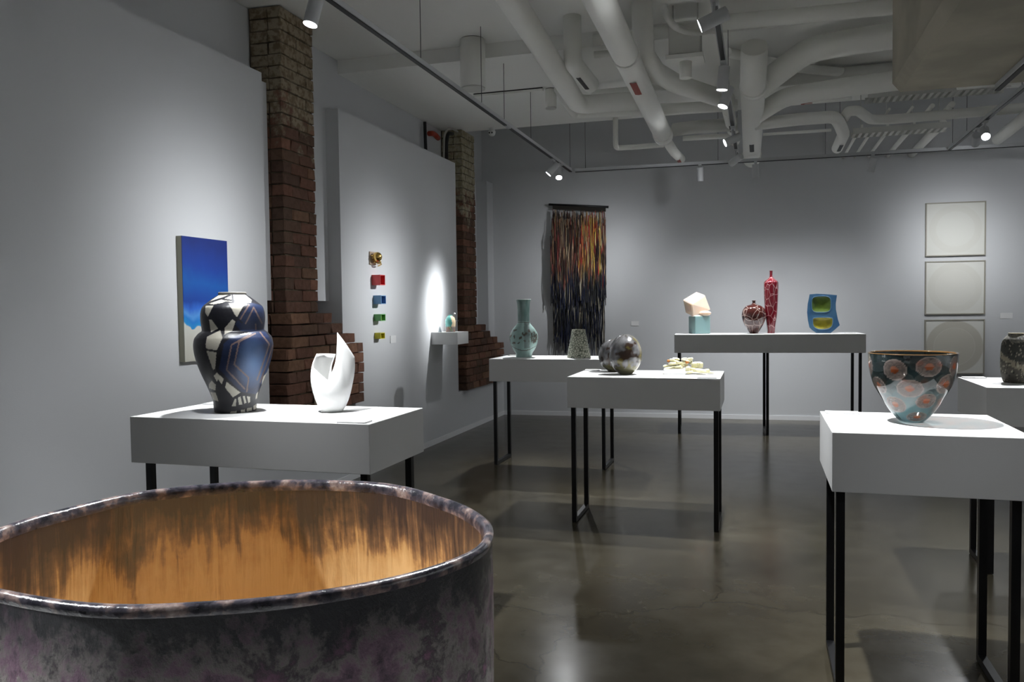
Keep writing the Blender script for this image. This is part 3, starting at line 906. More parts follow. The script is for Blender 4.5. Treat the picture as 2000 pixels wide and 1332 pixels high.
# ------------------------------------------------------------------ white folded sculpture
def white_sculpture():
    k = 0.00035
    x, y = -1.853, 3.285
    t = thing('folded_sculpture', 'glowing white folded leaf-shaped ceramic sculpture with one tall blade', 'sculpture', (x, y, T), face_cam(x, y))
    M = mat('white_porcelain', (0.83, 0.83, 0.82, 1), rough=0.45, bump=0.1, bump_scale=30)
    def P(X, Y, d):
        return Vector(((X - 365) * k, d, (1170 - Y) * k))
    # stations round the sheet: foot point, belly point, rim point (X, Y, depth)
    st = [
        (P(330, 1165, 0.030), P(345, 900, 0.060), P(335, 720, 0.062)),
        (P(310, 1165, 0.032), P(320, 850, 0.070), P(352, 560, 0.060)),
        (P(270, 1165, 0.033), P(260, 820, 0.080), P(405, 430, 0.052)),
        (P(240, 1165, 0.030), P(190, 820, 0.075), P(280, 423, 0.055)),
        (P(215, 1165, 0.020), P(120, 830, 0.045), P(165, 420, 0.040)),
        (P(205, 1166, 0.000), P(97, 830, 0.000), P(112, 560, 0.000)),
        (P(225, 1168, -0.020), P(140, 850, -0.045), P(165, 625, -0.030)),
        (P(270, 1170, -0.030), P(220, 880, -0.065), P(230, 690, -0.052)),
        (P(330, 1170, -0.034), P(300, 930, -0.075), P(302, 752, -0.062)),
        (P(390, 1170, -0.032), P(400, 900, -0.076), P(372, 600, -0.060)),
        (P(430, 1169, -0.026), P(470, 860, -0.070), P(412, 430, -0.040)),
        (P(450, 1168, -0.018), P(520, 820, -0.055), P(430, 142, -0.010)),
        (P(465, 1167, -0.006), P(590, 800, -0.030), P(520, 270, -0.004)),
        (P(470, 1166, 0.006), P(612, 790, 0.000), P(638, 462, 0.010)),
        (P(460, 1166, 0.018), P(590, 820, 0.035), P(632, 600, 0.030)),
        (P(430, 1165, 0.026), P(530, 880, 0.050), P(560, 760, 0.048)),
        (P(390, 1165, 0.030), P(450, 920, 0.056), P(480, 840, 0.055)),
        (P(350, 1165, 0.031), P(390, 930, 0.056), P(400, 860, 0.057)),
    ]
    def cr(p0, p1, p2, p3, s):
        return 0.5 * (2 * p1 + (p2 - p0) * s + (2 * p0 - 5 * p1 + 4 * p2 - p3) * s * s + (-p0 + 3 * p1 - 3 * p2 + p3) * s ** 3)
    n = len(st)
    corner = {2, 4, 11, 13, 8}
    cols = []
    SUB = 5
    for i in range(n - 1):
        for j in range(SUB):
            s = j / SUB
            row = []
            for d in range(3):
                p1, p2 = st[i][d], st[i + 1][d]
                p0 = st[max(i - 1, 0)][d] if not (d == 2 and i in corner) else p1 * 2 - p2
                p3 = st[min(i + 2, n - 1)][d] if not (d == 2 and i + 1 in corner) else p2 * 2 - p1
                row.append(cr(p0, p1, p2, p3, s))
            cols.append(row)
    cols.append(list(st[-1]))
    NV = 14
    V, F = [], []
    for f_, b_, r_ in cols:
        for v in range(NV + 1):
            s = v / NV
            c = b_ * 2 - (f_ + r_) * 0.5          # control so the curve passes the belly point
            V.append((1 - s) ** 2 * f_ + 2 * s * (1 - s) * c + s * s * r_)
    m_ = NV + 1
    for i in range(len(cols) - 1):
        for v in range(NV):
            a = i * m_ + v
            F.append((a, a + m_, a + m_ + 1, a + 1))
    o = mesh_obj('folded_sheet', V, F, M, t, smooth=True)
    sd = o.modifiers.new('thickness', 'SOLIDIFY')
    sd.thickness = 0.005
    sd.offset = 0
    V = [(0.045 * math.cos(a) - 0.008, 0.033 * math.sin(a), zz) for zz in (0.0, 0.01) for a in [2 * math.pi * q / 28 for q in range(28)]]
    F = [tuple(range(27, -1, -1)), tuple(range(28, 56))] + [(q, (q + 1) % 28, (q + 1) % 28 + 28, q + 28) for q in range(28)]
    mesh_obj('foot', V, F, M, t)
white_sculpture()

# ------------------------------------------------------------------ blue panel painting on the left wall
def painting_material():
    m = bpy.data.materials.new('blue_wash_painting')
    m.use_nodes = True
    nt = m.node_tree
    b = nt.nodes['Principled BSDF']
    b.inputs['Roughness'].default_value = 0.45
    tc = nt.nodes.new('ShaderNodeTexCoord')
    sx = nt.nodes.new('ShaderNodeSeparateXYZ'); nt.links.new(tc.outputs['Generated'], sx.inputs[0])
    n1 = nt.nodes.new('ShaderNodeTexNoise'); n1.inputs['Scale'].default_value = 3.2; n1.inputs['Detail'].default_value = 6
    nt.links.new(tc.outputs['Generated'], n1.inputs['Vector'])
    ms = nt.nodes.new('ShaderNodeMath'); ms.operation = 'MULTIPLY_ADD'; ms.inputs[1].default_value = 0.22; ms.inputs[2].default_value = -0.11
    nt.links.new(n1.outputs['Fac'], ms.inputs[0])
    sl = nt.nodes.new('ShaderNodeMath'); sl.operation = 'MULTIPLY_ADD'; sl.inputs[1].default_value = 0.06
    nt.links.new(sx.outputs['Y'], sl.inputs[0]); nt.links.new(sx.outputs['Z'], sl.inputs[2])
    ad = nt.nodes.new('ShaderNodeMath'); ad.operation = 'ADD'
    nt.links.new(sl.outputs[0], ad.inputs[0]); nt.links.new(ms.outputs[0], ad.inputs[1])
    rp = nt.nodes.new('ShaderNodeValToRGB')
    cr = rp.color_ramp
    cr.elements[0].position = 0.0; cr.elements[0].color = lin(186, 184, 172)
    cr.elements[1].position = 1.0; cr.elements[1].color = lin(12, 38, 112)
    for p, c in ((0.305, lin(196, 196, 188)), (0.315, lin(30, 134, 196)), (0.36, lin(26, 116, 196)), (0.40, lin(78, 140, 206)), (0.45, lin(40, 96, 190)), (0.50, lin(12, 60, 146)), (0.66, lin(8, 80, 158)), (0.80, lin(10, 54, 140))):
        e = cr.elements.new(p); e.color = c
    nt.links.new(ad.outputs[0], rp.inputs[0])
    nt.links.new(rp.outputs[0], b.inputs['Base Color'])
    return m
t = thing('panel_painting', 'tall blue seascape-like painting on a deep panel, on the left wall', 'painting', (-3.33, 4.29, 1.152))
box('stretcher', 0.0, 0.037, -0.215, 0.215, 0.0, 0.755, mat('panel_edge', lin(150, 148, 132), rough=0.7), t)
box('painted_face', 0.037, 0.041, -0.215, 0.215, 0.0, 0.755, painting_material(), t)

# ------------------------------------------------------------------ little wall pieces
def open_box(label, y0, z0, z1, depth, wide, c_out, c_in):
    t = thing('wall_box', label, 'wall box', (-3.33, y0, z0), 0, 'open coloured boxes on the left wall')
    h = z1 - z0
    th = 0.006
    mo = mat('box_' + label.split()[1], c_out, rough=0.35, coat=0.3)
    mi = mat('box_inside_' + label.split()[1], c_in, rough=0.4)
    box('side', 0, depth, 0, th, 0, h, mo, t)
    box('side', 0, depth, wide - th, wide, 0, h, mo, t)
    box('top_plate', 0, depth, th, wide - th, h - th, h, mo, t)
    box('bottom_plate', 0, depth, th, wide - th, 0, th, mo, t)
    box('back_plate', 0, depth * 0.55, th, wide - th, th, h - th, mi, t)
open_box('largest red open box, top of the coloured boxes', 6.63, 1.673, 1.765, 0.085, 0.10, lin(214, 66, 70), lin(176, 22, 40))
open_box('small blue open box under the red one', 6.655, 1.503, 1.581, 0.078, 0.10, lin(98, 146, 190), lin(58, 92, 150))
open_box('small green open box under the blue one', 6.66, 1.350, 1.412, 0.070, 0.095, lin(88, 158, 84), lin(120, 160, 70))
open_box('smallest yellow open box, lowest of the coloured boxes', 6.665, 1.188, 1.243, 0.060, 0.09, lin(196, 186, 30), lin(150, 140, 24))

t = thing('gold_ornament', 'small gold and glass ornament above the red wall box', 'ornament', (-3.33, 6.64, 1.915))
M_GOLD = mat('gold_metal', (0.70, 0.46, 0.14, 1), rough=0.16, metal=1.0)
box('backing_plate', 0.0, 0.012, -0.055, 0.065, -0.06, 0.058, mat('backing_tan', lin(170, 150, 130), rough=0.3), t, 0.004)
def ball(name, c, r, m, parent, sz=(1, 1, 1), seg=20):
    V, F = [], []
    for i in range(seg // 2 + 1):
        ph = math.pi * i / (seg // 2)
        for k in range(seg):
            th = 2 * math.pi * k / seg
            V.append((c[0] + r * sz[0] * math.sin(ph) * math.cos(th), c[1] + r * sz[1] * math.sin(ph) * math.sin(th), c[2] - r * sz[2] * math.cos(ph)))
    for i in range(seg // 2):
        for k in range(seg):
            a, b = i * seg + k, i * seg + (k + 1) % seg
            F.append((a, b, b + seg, a + seg))
    return mesh_obj(name, V, F, m, parent, smooth=True)
ball('gold_ball', (0.055, 0.0, 0.01), 0.044, M_GOLD, t)
for i in range(4):
    a = [(0.02 + 0.055 * math.sin(q * math.pi / 8), -0.05 + 0.012 * i + 0.012 * q, 0.02 - 0.018 * i - 0.004 * q) for q in range(9)]
    tube('gold_band', a, 0.006, M_GOLD, t, 8)
ball('glass_bead', (0.05, 0.05, -0.02), 0.026, mat('clear_bead', (0.8, 0.8, 0.82, 1), rough=0.05, coat=1.0), t)

# wall shelf and its vessel
box_shelf = box('wall_shelf', -3.33, -3.03, 7.99, 8.325, 1.075, 1.205, M_PLINTH, None, 0.002)
tag(box_shelf, 'white box shelf fixed to the left wall panel', 'shelf')
def shelf_vessel():
    x, y = -3.165, 8.14
    t = thing('lidded_vessel', 'small teal, cream and brown vessel with knobs on the wall shelf', 'vessel', (x, y, 1.205), face_cam(x, y))
    def color(th, z, r, inner):
        n = noise.noise(Vector((th * 1.3, z * 20, 3.1)))
        if z < 0.062 + 0.012 * n:
            return mixc(lin(150, 110, 88), lin(120, 130, 134), max(0, min(1, 0.5 + n)))
        if th > 0.15 + n * 0.4:
            return lin(226, 204, 170)
        return mixc(lin(120, 200, 192), lin(84, 160, 150), max(0, min(1, 0.5 + n)))
    lathe('vessel_body', [(0, 0.05), (0.02, 0.053), (0.08, 0.056), (0.12, 0.055), (0.15, 0.045), (0.168, 0.032), (0.172, 0.025)], M_ATTR_GLOSS, t, 64, 4, color)
    lathe('lid', [(0.172, 0.027), (0.178, 0.024), (0.182, 0.010)], mat('vessel_lid', lin(60, 130, 122), rough=0.3), t, 32, 3)
    ball('knob', (0.045, -0.01, 0.192), 0.012, M_CARD, t)
    tube('knob_stem', [(0.02, -0.005, 0.165), (0.043, -0.01, 0.186)], 0.004, M_CARD, t, 8)
    ball('knob', (0.074, -0.01, 0.118), 0.010, mat('dark_knob', lin(40, 46, 60), rough=0.3), t)
    tube('knob_stem', [(0.05, -0.005, 0.118), (0.068, -0.01, 0.118)], 0.004, M_CARD, t, 8)
    tube('spout', [(-0.012, -0.056, 0.055), (0.002, -0.062, 0.03), (0.016, -0.058, 0.008)], 0.006, mat('spout_green', lin(120, 130, 84), rough=0.4), t, 8)
shelf_vessel()
t = thing('miniature_cone', 'tiny pale cone on the wall shelf left of the vessel', 'ornament', (-3.26, 8.07, 1.205))
lathe('cone_body', [(0, 0.018), (0.01, 0.017), (0.05, 0.007), (0.056, 0.003)], mat('pale_cone', lin(150, 160, 165), rough=0.5), t, 20, 2)
ball('cone_tip', (0, 0, 0.057), 0.004, mat('pale_cone', (1, 1, 1, 1)), t)

# ------------------------------------------------------------------ celadon bottle and scribbled cone
def celadon():
    k = 0.000725
    x, y = -2.115, 7.33
    t = thing('celadon_bottle', 'pale teal long-necked bottle with brown brush marks', 'vase', (x, y, T), face_cam(x, y))
    raw = [(920, 103), (905, 104), (870, 110), (820, 143), (770, 166), (700, 182), (640, 184), (580, 160), (530, 122), (495, 92), (460, 79), (400, 78), (300, 81), (220, 86), (190, 93), (178, 97)]
    prof = [((920 - a) * k, b * k) for a, b in raw]
    def color(th, z, r, inner):
        base, dk, br = lin(158, 188, 182), lin(124, 146, 142), lin(88, 82, 72)
        if inner:
            return lin(90, 100, 98)
        X, Y = 290 + r / k * math.sin(th), 920 - z / k
        n = noise.noise(Vector((th * 5, z * 34, 0.3)))
        n2 = noise.noise(Vector((th * 2.2, z * 12, 4.3)))
        if 460 < Y < 468 or (abs(Y - 800 - 30 * math.cos(th * 2)) < 5):
            return br
        if 560 < Y < 740 and n > 0.28:
            return br
        for l in ([(395, 610), (395, 720)], [(425, 620), (415, 735)], [(380, 660), (450, 640)], [(450, 620), (440, 720)], [(405, 700), (460, 690)]):
            if th > 0.2 and seg_dist(X, Y, l[0], l[1]) < 7:
                return br
        if Y < 460:
            return mixc(dk, lin(92, 120, 116), max(0, min(1, 0.5 + n2)))
        if abs(X - 330) < 34 and 470 < Y < 800:
            return mixc(dk, lin(104, 118, 116), 0.6)
        return mixc(base, dk, max(0, min(1, 0.3 + n2 * 0.6)))
    vb = lathe('bottle_body', prof, M_ATTR_SATIN, t, 120, 6, color, thick=0.008)
    lathe('lip', [(0.536, 0.0705), (0.541, 0.071), (0.542, 0.066), (0.538, 0.063)], mat('celadon_lip', lin(160, 178, 174), rough=0.4), vb, 48, 2, closed_bottom=False)
celadon()

def cell_material(name, c1, c2, line, scale, thr, rough, coat=0.5, soft=0.012, stretch=(1, 1, 1)):
    m = bpy.data.materials.new(name)
    m.use_nodes = True
    nt = m.node_tree
    b = nt.nodes['Principled BSDF']
    b.inputs['Roughness'].default_value = rough
    b.inputs['Coat Weight'].default_value = coat
    b.inputs['Coat Roughness'].default_value = 0.04
    tc = nt.nodes.new('ShaderNodeTexCoord')
    mp = nt.nodes.new('ShaderNodeMapping'); mp.inputs['Scale'].default_value = stretch
    nt.links.new(tc.outputs['Object'], mp.inputs['Vector'])
    v = nt.nodes.new('ShaderNodeTexVoronoi'); v.feature = 'DISTANCE_TO_EDGE'; v.inputs['Scale'].default_value = scale
    nt.links.new(mp.outputs[0], v.inputs['Vector'])
    n = nt.nodes.new('ShaderNodeTexNoise'); n.inputs['Scale'].default_value = scale * 2.5; n.inputs['Detail'].default_value = 4
    nt.links.new(mp.outputs[0], n.inputs['Vector'])
    cc = nt.nodes.new('ShaderNodeMix'); cc.data_type = 'RGBA'; cc.inputs[6].default_value = c1; cc.inputs[7].default_value = c2
    nt.links.new(n.outputs['Fac'], cc.inputs[0])
    rp = nt.nodes.new('ShaderNodeValToRGB'); rp.color_ramp.elements[0].position = thr; rp.color_ramp.elements[1].position = thr + soft
    nt.links.new(v.outputs['Distance'], rp.inputs[0])
    mx = nt.nodes.new('ShaderNodeMix'); mx.data_type = 'RGBA'; mx.inputs[6].default_value = line
    nt.links.new(rp.outputs[0], mx.inputs[0]); nt.links.new(cc.outputs[2], mx.inputs[7])
    nt.links.new(mx.outputs[2], b.inputs['Base Color'])
    return m

x, y = -1.582, 7.30
t = thing('truncated_cone_vessel', 'cream tapering vessel covered in dark green scribbles', 'vase', (x, y, T), face_cam(x, y))
lathe('cone_wall', [(0, 0.108), (0.004, 0.109), (0.05, 0.0995), (0.15, 0.081), (0.25, 0.0625), (0.255, 0.061)],
      cell_material('scribbled_slip', lin(206, 206, 190), lin(184, 188, 168), lin(66, 74, 58), 46, 0.03, 0.6, 0.1, 0.10), t, 64, 3, thick=0.008)
lathe('rim_edge', [(0.2545, 0.0615), (0.258, 0.0605), (0.2575, 0.055), (0.253, 0.0535)], mat('clay_rim', lin(176, 128, 100), rough=0.7), t, 48, 2, closed_bottom=False)

# ------------------------------------------------------------------ two dark round pots
def egg(label, x, y, r, h, seed, tilt=0.0):
    t = thing('round_pot', label, 'pot', (x, y, T), face_cam(x, y))
    prof = [(0, r * 0.36), (0.004, r * 0.40)]
    for i in range(1, 15):
        ph = math.pi * (0.10 + 0.90 * i / 15)
        prof.append((h * (0.5 - 0.5 * math.cos(ph)), r * math.sin(ph) ** 0.92))
    prof.append((h * 0.985, r * 0.22))
    prof.append((h * 0.995, r * 0.17))
    def color(th, z, r_, inner):
        p = Vector((math.sin(th) * 1.3 + seed, -math.cos(th) * 1.3, z * 12))
        a = noise.noise(p * 1.6) + 0.5 * noise.noise(p * 3.7) + 0.25 * noise.noise(p * 8)
        b = noise.noise(p * 1.5 + Vector((9, 2, 5))) + 0.6 * noise.noise(p * 3.3 + Vector((1, 7, 5)))
        c = mixc(lin(122, 121, 122), lin(74, 72, 72), max(0, min(1, 0.45 + 1.1 * a)))
        f = math.exp(-((th + 0.05) / 0.75) ** 2 - ((z / h - 0.52) / 0.30) ** 2) * 0.55 + 0.75 * b
        if f > 0.36:
            c = mixc(c, lin(54, 40, 32), min(1, (f - 0.36) * 9))
        f2 = math.exp(-((th - 0.1) / 0.7) ** 2 - ((z / h - 0.30) / 0.20) ** 2) * 0.5 + 0.7 * a
        if f2 > 0.48:
            c = mixc(c, lin(100, 92, 50), min(1, (f2 - 0.48) * 7))
        if z / h < 0.20 + 0.10 * a:
            c = mixc(c, lin(96, 92, 56), 0.75)
        if th > 1.0:
            c = mixc(c, lin(120, 110, 70), 0.5)
        return c
    vb = lathe('pot_body', prof, mat('raku_glaze', (0.5, 0.5, 0.5, 1), rough=0.22, attr='Col', metal=0.25, coat=0.35), t, 96, 4, color)
    lathe('mouth', [(h * 0.992, r * 0.19), (h * 1.0, r * 0.17), (h * 0.985, r * 0.13), (h * 0.93, r * 0.12)], mat('pot_mouth', lin(70, 66, 60), rough=0.6), vb, 32, 2, closed_bottom=False, closed_top=True)
egg('egg-shaped mottled brown and grey pot in front of the other round pot', -0.869, 5.507, 0.111, 0.271, 2.0)
egg('grey round pot half hidden behind the egg-shaped pot', -0.985, 5.735, 0.112, 0.232, 7.0)

# ------------------------------------------------------------------ cream ceramic pile
def ceramic_pile():
    x, y = -0.47, 5.60
    t = thing('ceramic_pile', 'pile of cream and yellow folded ceramic pieces on a white slab', 'sculpture', (x, y, T), face_cam(x, y))
    k = 0.00355 / 14.286
    W = mat('ceramic_cream', lin(228, 226, 214), rough=0.4, col2=lin(206, 200, 160), noise_scale=14)
    Yl = mat('ceramic_yellow', lin(200, 196, 132), rough=0.4, col2=lin(206, 200, 160), noise_scale=14)
    Or = mat('ceramic_orange', lin(176, 110, 50), rough=0.4)
    Wh = mat('ceramic_slab', lin(232, 232, 230), rough=0.5)
    def X(px): return (px - 860) * k
    def Z(py): return (735 - py) * k
    box('slab', X(255), X(830), -0.06, 0.06, 0.0, Z(590), Wh, t, 0.003)
    rnd = random.Random(4)
    def lump(px, py, w_, h_, m, d, rz=0.0, rx=0.0):
        bm = bmesh.new()
        bmesh.ops.create_cube(bm, size=1.0)
        bmesh.ops.subdivide_edges(bm, edges=list(bm.edges), cuts=3, use_grid_fill=True)
        for v in bm.verts:
            u = v.co * 2
            l = max(abs(u.x), abs(u.y), abs(u.z))
            s = u.normalized() * l
            q = u * 0.35 + s * 0.65
            nn = noise.noise_vector(q * 1.7 + Vector((px * 0.01, py * 0.01, 0))) * 0.22
            q = q + nn
            v.co = Vector((q.x * w_ * k / 2, q.y * min(0.05, w_ * k * 0.42), q.z * h_ * k / 2))
        me = bpy.data.meshes.new('ceramic_piece')
        bm.to_mesh(me); bm.free()
        me.polygons.foreach_set('use_smooth', [True] * len(me.polygons))
        me.materials.append(m)
        o = bpy.data.objects.new('ceramic_piece', me)
        o.location = (X(px), d, max(Z(py), h_ * k / 2 * 1.45 + 0.002))
        o.rotation_euler = (rx, math.radians(rnd.uniform(-14, 14)), rz)
        link(o, t)
    for a in [(300, 515, 130, 60, W, -0.01), (420, 565, 330, 70, W, -0.02), (640, 560, 300, 80, W, -0.01), (480, 500, 260, 70, W, 0.0), (620, 530, 220, 60, Yl, -0.03),
              (530, 450, 300, 80, W, -0.01), (640, 420, 130, 90, Yl, -0.03), (520, 380, 240, 70, W, 0.0), (580, 330, 200, 70, W, 0.01), (480, 345, 150, 60, W, -0.01),
              (380, 380, 80, 70, Or, -0.015), (780, 440, 230, 100, W, 0.0), (800, 330, 150, 70, W, 0.01), (960, 330, 160, 80, W, 0.0), (880, 410, 100, 70, Or, -0.03),
              (850, 370, 260, 50, W, 0.0), (980, 420, 90, 120, W, 0.01), (790, 500, 240, 80, Yl, 0.0), (900, 590, 130, 160, W, -0.04), (940, 690, 200, 70, W, -0.05),
              (1080, 490, 200, 170, W, 0.0), (1200, 480, 200, 160, W, 0.0), (1235, 490, 130, 150, Yl, -0.03), (1050, 620, 180, 120, Yl, -0.02), (1230, 660, 300, 120, W, -0.04),
              (1390, 665, 180, 110, Yl, -0.03), (1500, 695, 220, 50, W, -0.01), (1120, 560, 260, 140, W, 0.03)]:
        lump(*a)
ceramic_pile()

# ------------------------------------------------------------------ back table: glass cube piece, two red vases, blue and green vessel
TB = 1.125
def glass_cubes():
    x, y = -0.668, 9.76
    t = thing('glass_cube_sculpture', 'tilted peach glass cube balanced on a teal glass block', 'sculpture', (x, y, TB), face_cam(x, y))
    k = 0.001012
    Mt = mat('teal_glass', lin(138, 170, 170), rough=0.18, sss=0.5, coat=0.5)
    Mp = mat('peach_glass', lin(234, 212, 194), rough=0.25, sss=0.7, coat=0.3)
    w_ = 0.095
    o = box('teal_block', -w_, w_, -w_, w_, 0.0, 0.205, Mt, t, 0.008)
    o.rotation_euler = (0, 0, math.radians(24))
    def P(X, Y, d): return Vector(((X - 275) * k, d, (833 - Y) * k))
    front = [P(88, 437, -0.05), P(190, 492, -0.10), P(205, 640, -0.085), P(118, 590, -0.03)]
    top_b = [P(242, 344, 0.08), P(342, 386, 0.03)]
    right = [P(405, 560, 0.04)]
    V = [front[0], front[1], front[2], front[3], top_b[0], top_b[1], right[0], P(300, 500, 0.10)]
    F = [(0, 3, 2, 1), (0, 1, 5, 4), (1, 2, 6, 5), (4, 5, 6, 7), (0, 4, 7, 3), (3, 7, 6, 2)]
    bm = bmesh.new()
    vv = [bm.verts.new(v) for v in V]
    for f in F:
        bm.faces.new([vv[i] for i in f])
    bmesh.ops.recalc_face_normals(bm, faces=list(bm.faces))
    bmesh.ops.bevel(bm, geom=list(bm.edges), offset=0.006, segments=2, affect='EDGES')
    me = bpy.data.meshes.new('peach_cube'); bm.to_mesh(me); bm.free(); me.materials.append(Mp)
    link(bpy.data.objects.new('peach_cube', me), t)
    ball('peach_chip', ((340 - 275) * k, -0.06, (833 - 597) * k), 0.07, Mp, t, (1.0, 0.5, 0.42))
    ball('resting_lip', (-0.03, -0.05, 0.207), 0.085, Mp, t, (0.8, 0.5, 0.14))
glass_cubes()

def red_vase(label, x, y, raw, base, k, mname, c1, c2, line, scale, thr, stretch):
    t = thing('glass_vase', label, 'vase', (x, y, TB), face_cam(x, y))
    prof = [((base - a) * k, b * k) for a, b in raw]
    m = cell_material(mname, c1, c2, line, scale, thr, 0.12, 0.6, 0.035, stretch)
    vb = lathe('vase_body', prof, m, t, 64, 5)
    zt, rt = prof[-1]
    lathe('lip', [(zt - 0.004, rt * 0.9), (zt, rt * 1.12), (zt + 0.004, rt * 1.15), (zt + 0.005, rt * 0.8), (zt - 0.01, rt * 0.6)],
          mat('red_glass_lip_' + mname, c1, rough=0.1, coat=1.0), vb, 32, 1, closed_bottom=False, closed_top=True)
KR = 0.001012
red_vase('tall slender red vase with white crackle lines', 0.135, 9.80, [(820, 40), (812, 41), (780, 42), (700, 52), (600, 66), (500, 73), (350, 79), (260, 80), (235, 74), (215, 52), (195, 28), (180, 18), (150, 16), (115, 17)],
         820, KR, 'red_crackle', lin(112, 22, 34), lin(92, 14, 26), lin(176, 128, 130), 13, 0.006, (1.25, 1.25, 0.8))
red_vase('short round brown-red vase with white crackle lines', -0.055, 9.73, [(825, 45), (818, 47), (790, 66), (740, 96), (680, 122), (630, 133), (580, 129), (540, 112), (510, 78), (497, 40), (487, 20), (470, 17), (455, 20)],
         825, KR, 'brown_crackle', lin(78, 40, 34), lin(58, 26, 24), lin(164, 142, 134), 11, 0.006, (1, 1, 1))

def blue_green():
    x, y = 0.70, 9.83
    t = thing('cast_glass_vessel', 'blue cast-glass vessel with a green and a yellow hollow', 'vessel', (x, y, TB), face_cam(x, y))
    k = 0.000448
    out = [(400, 1185), (300, 1110), (232, 1040), (195, 860), (176, 660), (190, 450), (236, 205), (400, 192), (600, 205), (878, 236), (852, 450), (857, 600), (900, 830), (947, 985), (835, 1095), (732, 1185)]
    pts = [((a - 562) * k, (1185 - b) * k) for a, b in out]
    D0, D1 = -0.07, 0.07
    bm = bmesh.new()
    f_ = [bm.verts.new((px, D0, pz)) for px, pz in pts]
    b_ = [bm.verts.new((px * 0.96, D1, pz)) for px, pz in pts]
    n = len(pts)
    bm.faces.new(f_)
    bm.faces.new(b_[::-1])
    for i in range(n):
        bm.faces.new((f_[i], b_[i], b_[(i + 1) % n], f_[(i + 1) % n]))
    bmesh.ops.recalc_face_normals(bm, faces=list(bm.faces))
    bmesh.ops.bevel(bm, geom=[e for e in bm.edges if abs(e.verts[0].co.y - e.verts[1].co.y) < 1e-5], offset=0.007, segments=2, affect='EDGES')
    me = bpy.data.meshes.new('glass_body'); bm.to_mesh(me); bm.free()
    me.materials.append(mat('blue_cast_glass', lin(64, 100, 128), rough=0.3, col2=lin(46, 82, 116), noise_scale=6, sss=0.25))
    body = link(bpy.data.objects.new('glass_body', me), t)
    def sup(cx, cz, rx, rz, ry, e, flat_top, c=1.0):
        V = []
        NR, NA = 12, 48
        rings = []
        for i in range(NR + 1):
            s = i / NR
            for a in range(NA):
                th = 2 * math.pi * a / NA
                ct, st_ = math.cos(th), math.sin(th)
                ux = math.copysign(abs(ct) ** e, ct)
                uz = math.copysign(abs(st_) ** (e if st_ < 0 or not flat_top else 0.25), st_)
                if flat_top and st_ > 0:
                    uz *= 0.62
                V.append((cx + rx * ux * s * c, D0 + ry * (1 - s ** 2.6) * c - 0.0006, cz + rz * uz * s * c))
        F = []
        for i in range(NR):
            for a in range(NA):
                p, q = i * NA + a, i * NA + (a + 1) % NA
                F.append((p, q, q + NA, p + NA))
        return V, F
    cav = [(((512 - 562) * k), (1185 - 460) * k, 228 * k, 205 * k, 0.022, 0.55, False, 'green_hollow', lin(84, 104, 30), lin(60, 82, 28)),
           (((548 - 562) * k), (1185 - 905) * k, 238 * k, 190 * k, 0.022, 0.8, True, 'yellow_hollow', lin(132, 124, 26), lin(88, 82, 22))]
    for i, (cx, cz, rx, rz, ry, e, ft, nm, c1, c2) in enumerate(cav):
        # cutter: the bowl closed in front
        V, F = sup(cx, cz, rx, rz, ry, e, ft, 1.0)
        NA = 48
        cap0 = len(V)
        ring = V[-NA:]
        V2 = V + [(v[0], D0 - 0.02, v[2]) for v in ring]
        F2 = list(F)
        base = len(V) - NA
        for a in range(NA):
            F2.append((base + a, base + (a + 1) % NA, cap0 + (a + 1) % NA, cap0 + a))
        F2.append(tuple(range(cap0, cap0 + NA)))
        cm = bpy.data.meshes.new('cutter')
        cm.from_pydata(V2, [], F2)
        bmc = bmesh.new(); bmc.from_mesh(cm)
        bmesh.ops.remove_doubles(bmc, verts=list(bmc.verts), dist=1e-5)
        bmesh.ops.recalc_face_normals(bmc, faces=list(bmc.faces)); bmc.to_mesh(cm); bmc.free()
        co = bpy.data.objects.new('cutter', cm)
        COL.objects.link(co); co.parent = t
        bpy.context.view_layer.update()
        md = body.modifiers.new('cut', 'BOOLEAN'); md.operation = 'DIFFERENCE'; md.object = co; md.solver = 'EXACT'
        dg = bpy.context.evaluated_depsgraph_get()
        nm_ = bpy.data.meshes.new_from_object(body.evaluated_get(dg))
        body.modifiers.clear()
        body.data = nm_
        bpy.data.objects.remove(co)
        Vd, Fd = sup(cx, cz, rx, rz, ry, e, ft, 0.985)
        mesh_obj(nm, Vd, Fd, mat('glass_' + nm, c1, rough=0.4, col2=c2, noise_scale=9), t, smooth=True)
        rim = [Vector((v[0], D0 - 0.001, v[2])) for v in ring]
        Vt, Ft = [], []
        for a in range(NA):
            c_ = rim[a]
            o_ = (c_ - Vector((cx, D0 - 0.001, cz))).normalized()
            for b in range(6):
                an = 2 * math.pi * b / 6
                Vt.append(c_ + o_ * 0.005 * math.cos(an) + Vector((0, 0.004 * math.sin(an), 0)))
        for a in range(NA):
            for b in range(6):
                p, q = a * 6 + b, a * 6 + (b + 1) % 6
                r_, s_ = ((a + 1) % NA) * 6 + b, ((a + 1) % NA) * 6 + (b + 1) % 6
                Ft.append((p, q, s_, r_))
        mesh_obj('hollow_rim', Vt, Ft, mat('blue_rim', lin(66, 98, 124), rough=0.4), t, smooth=True)
blue_green()

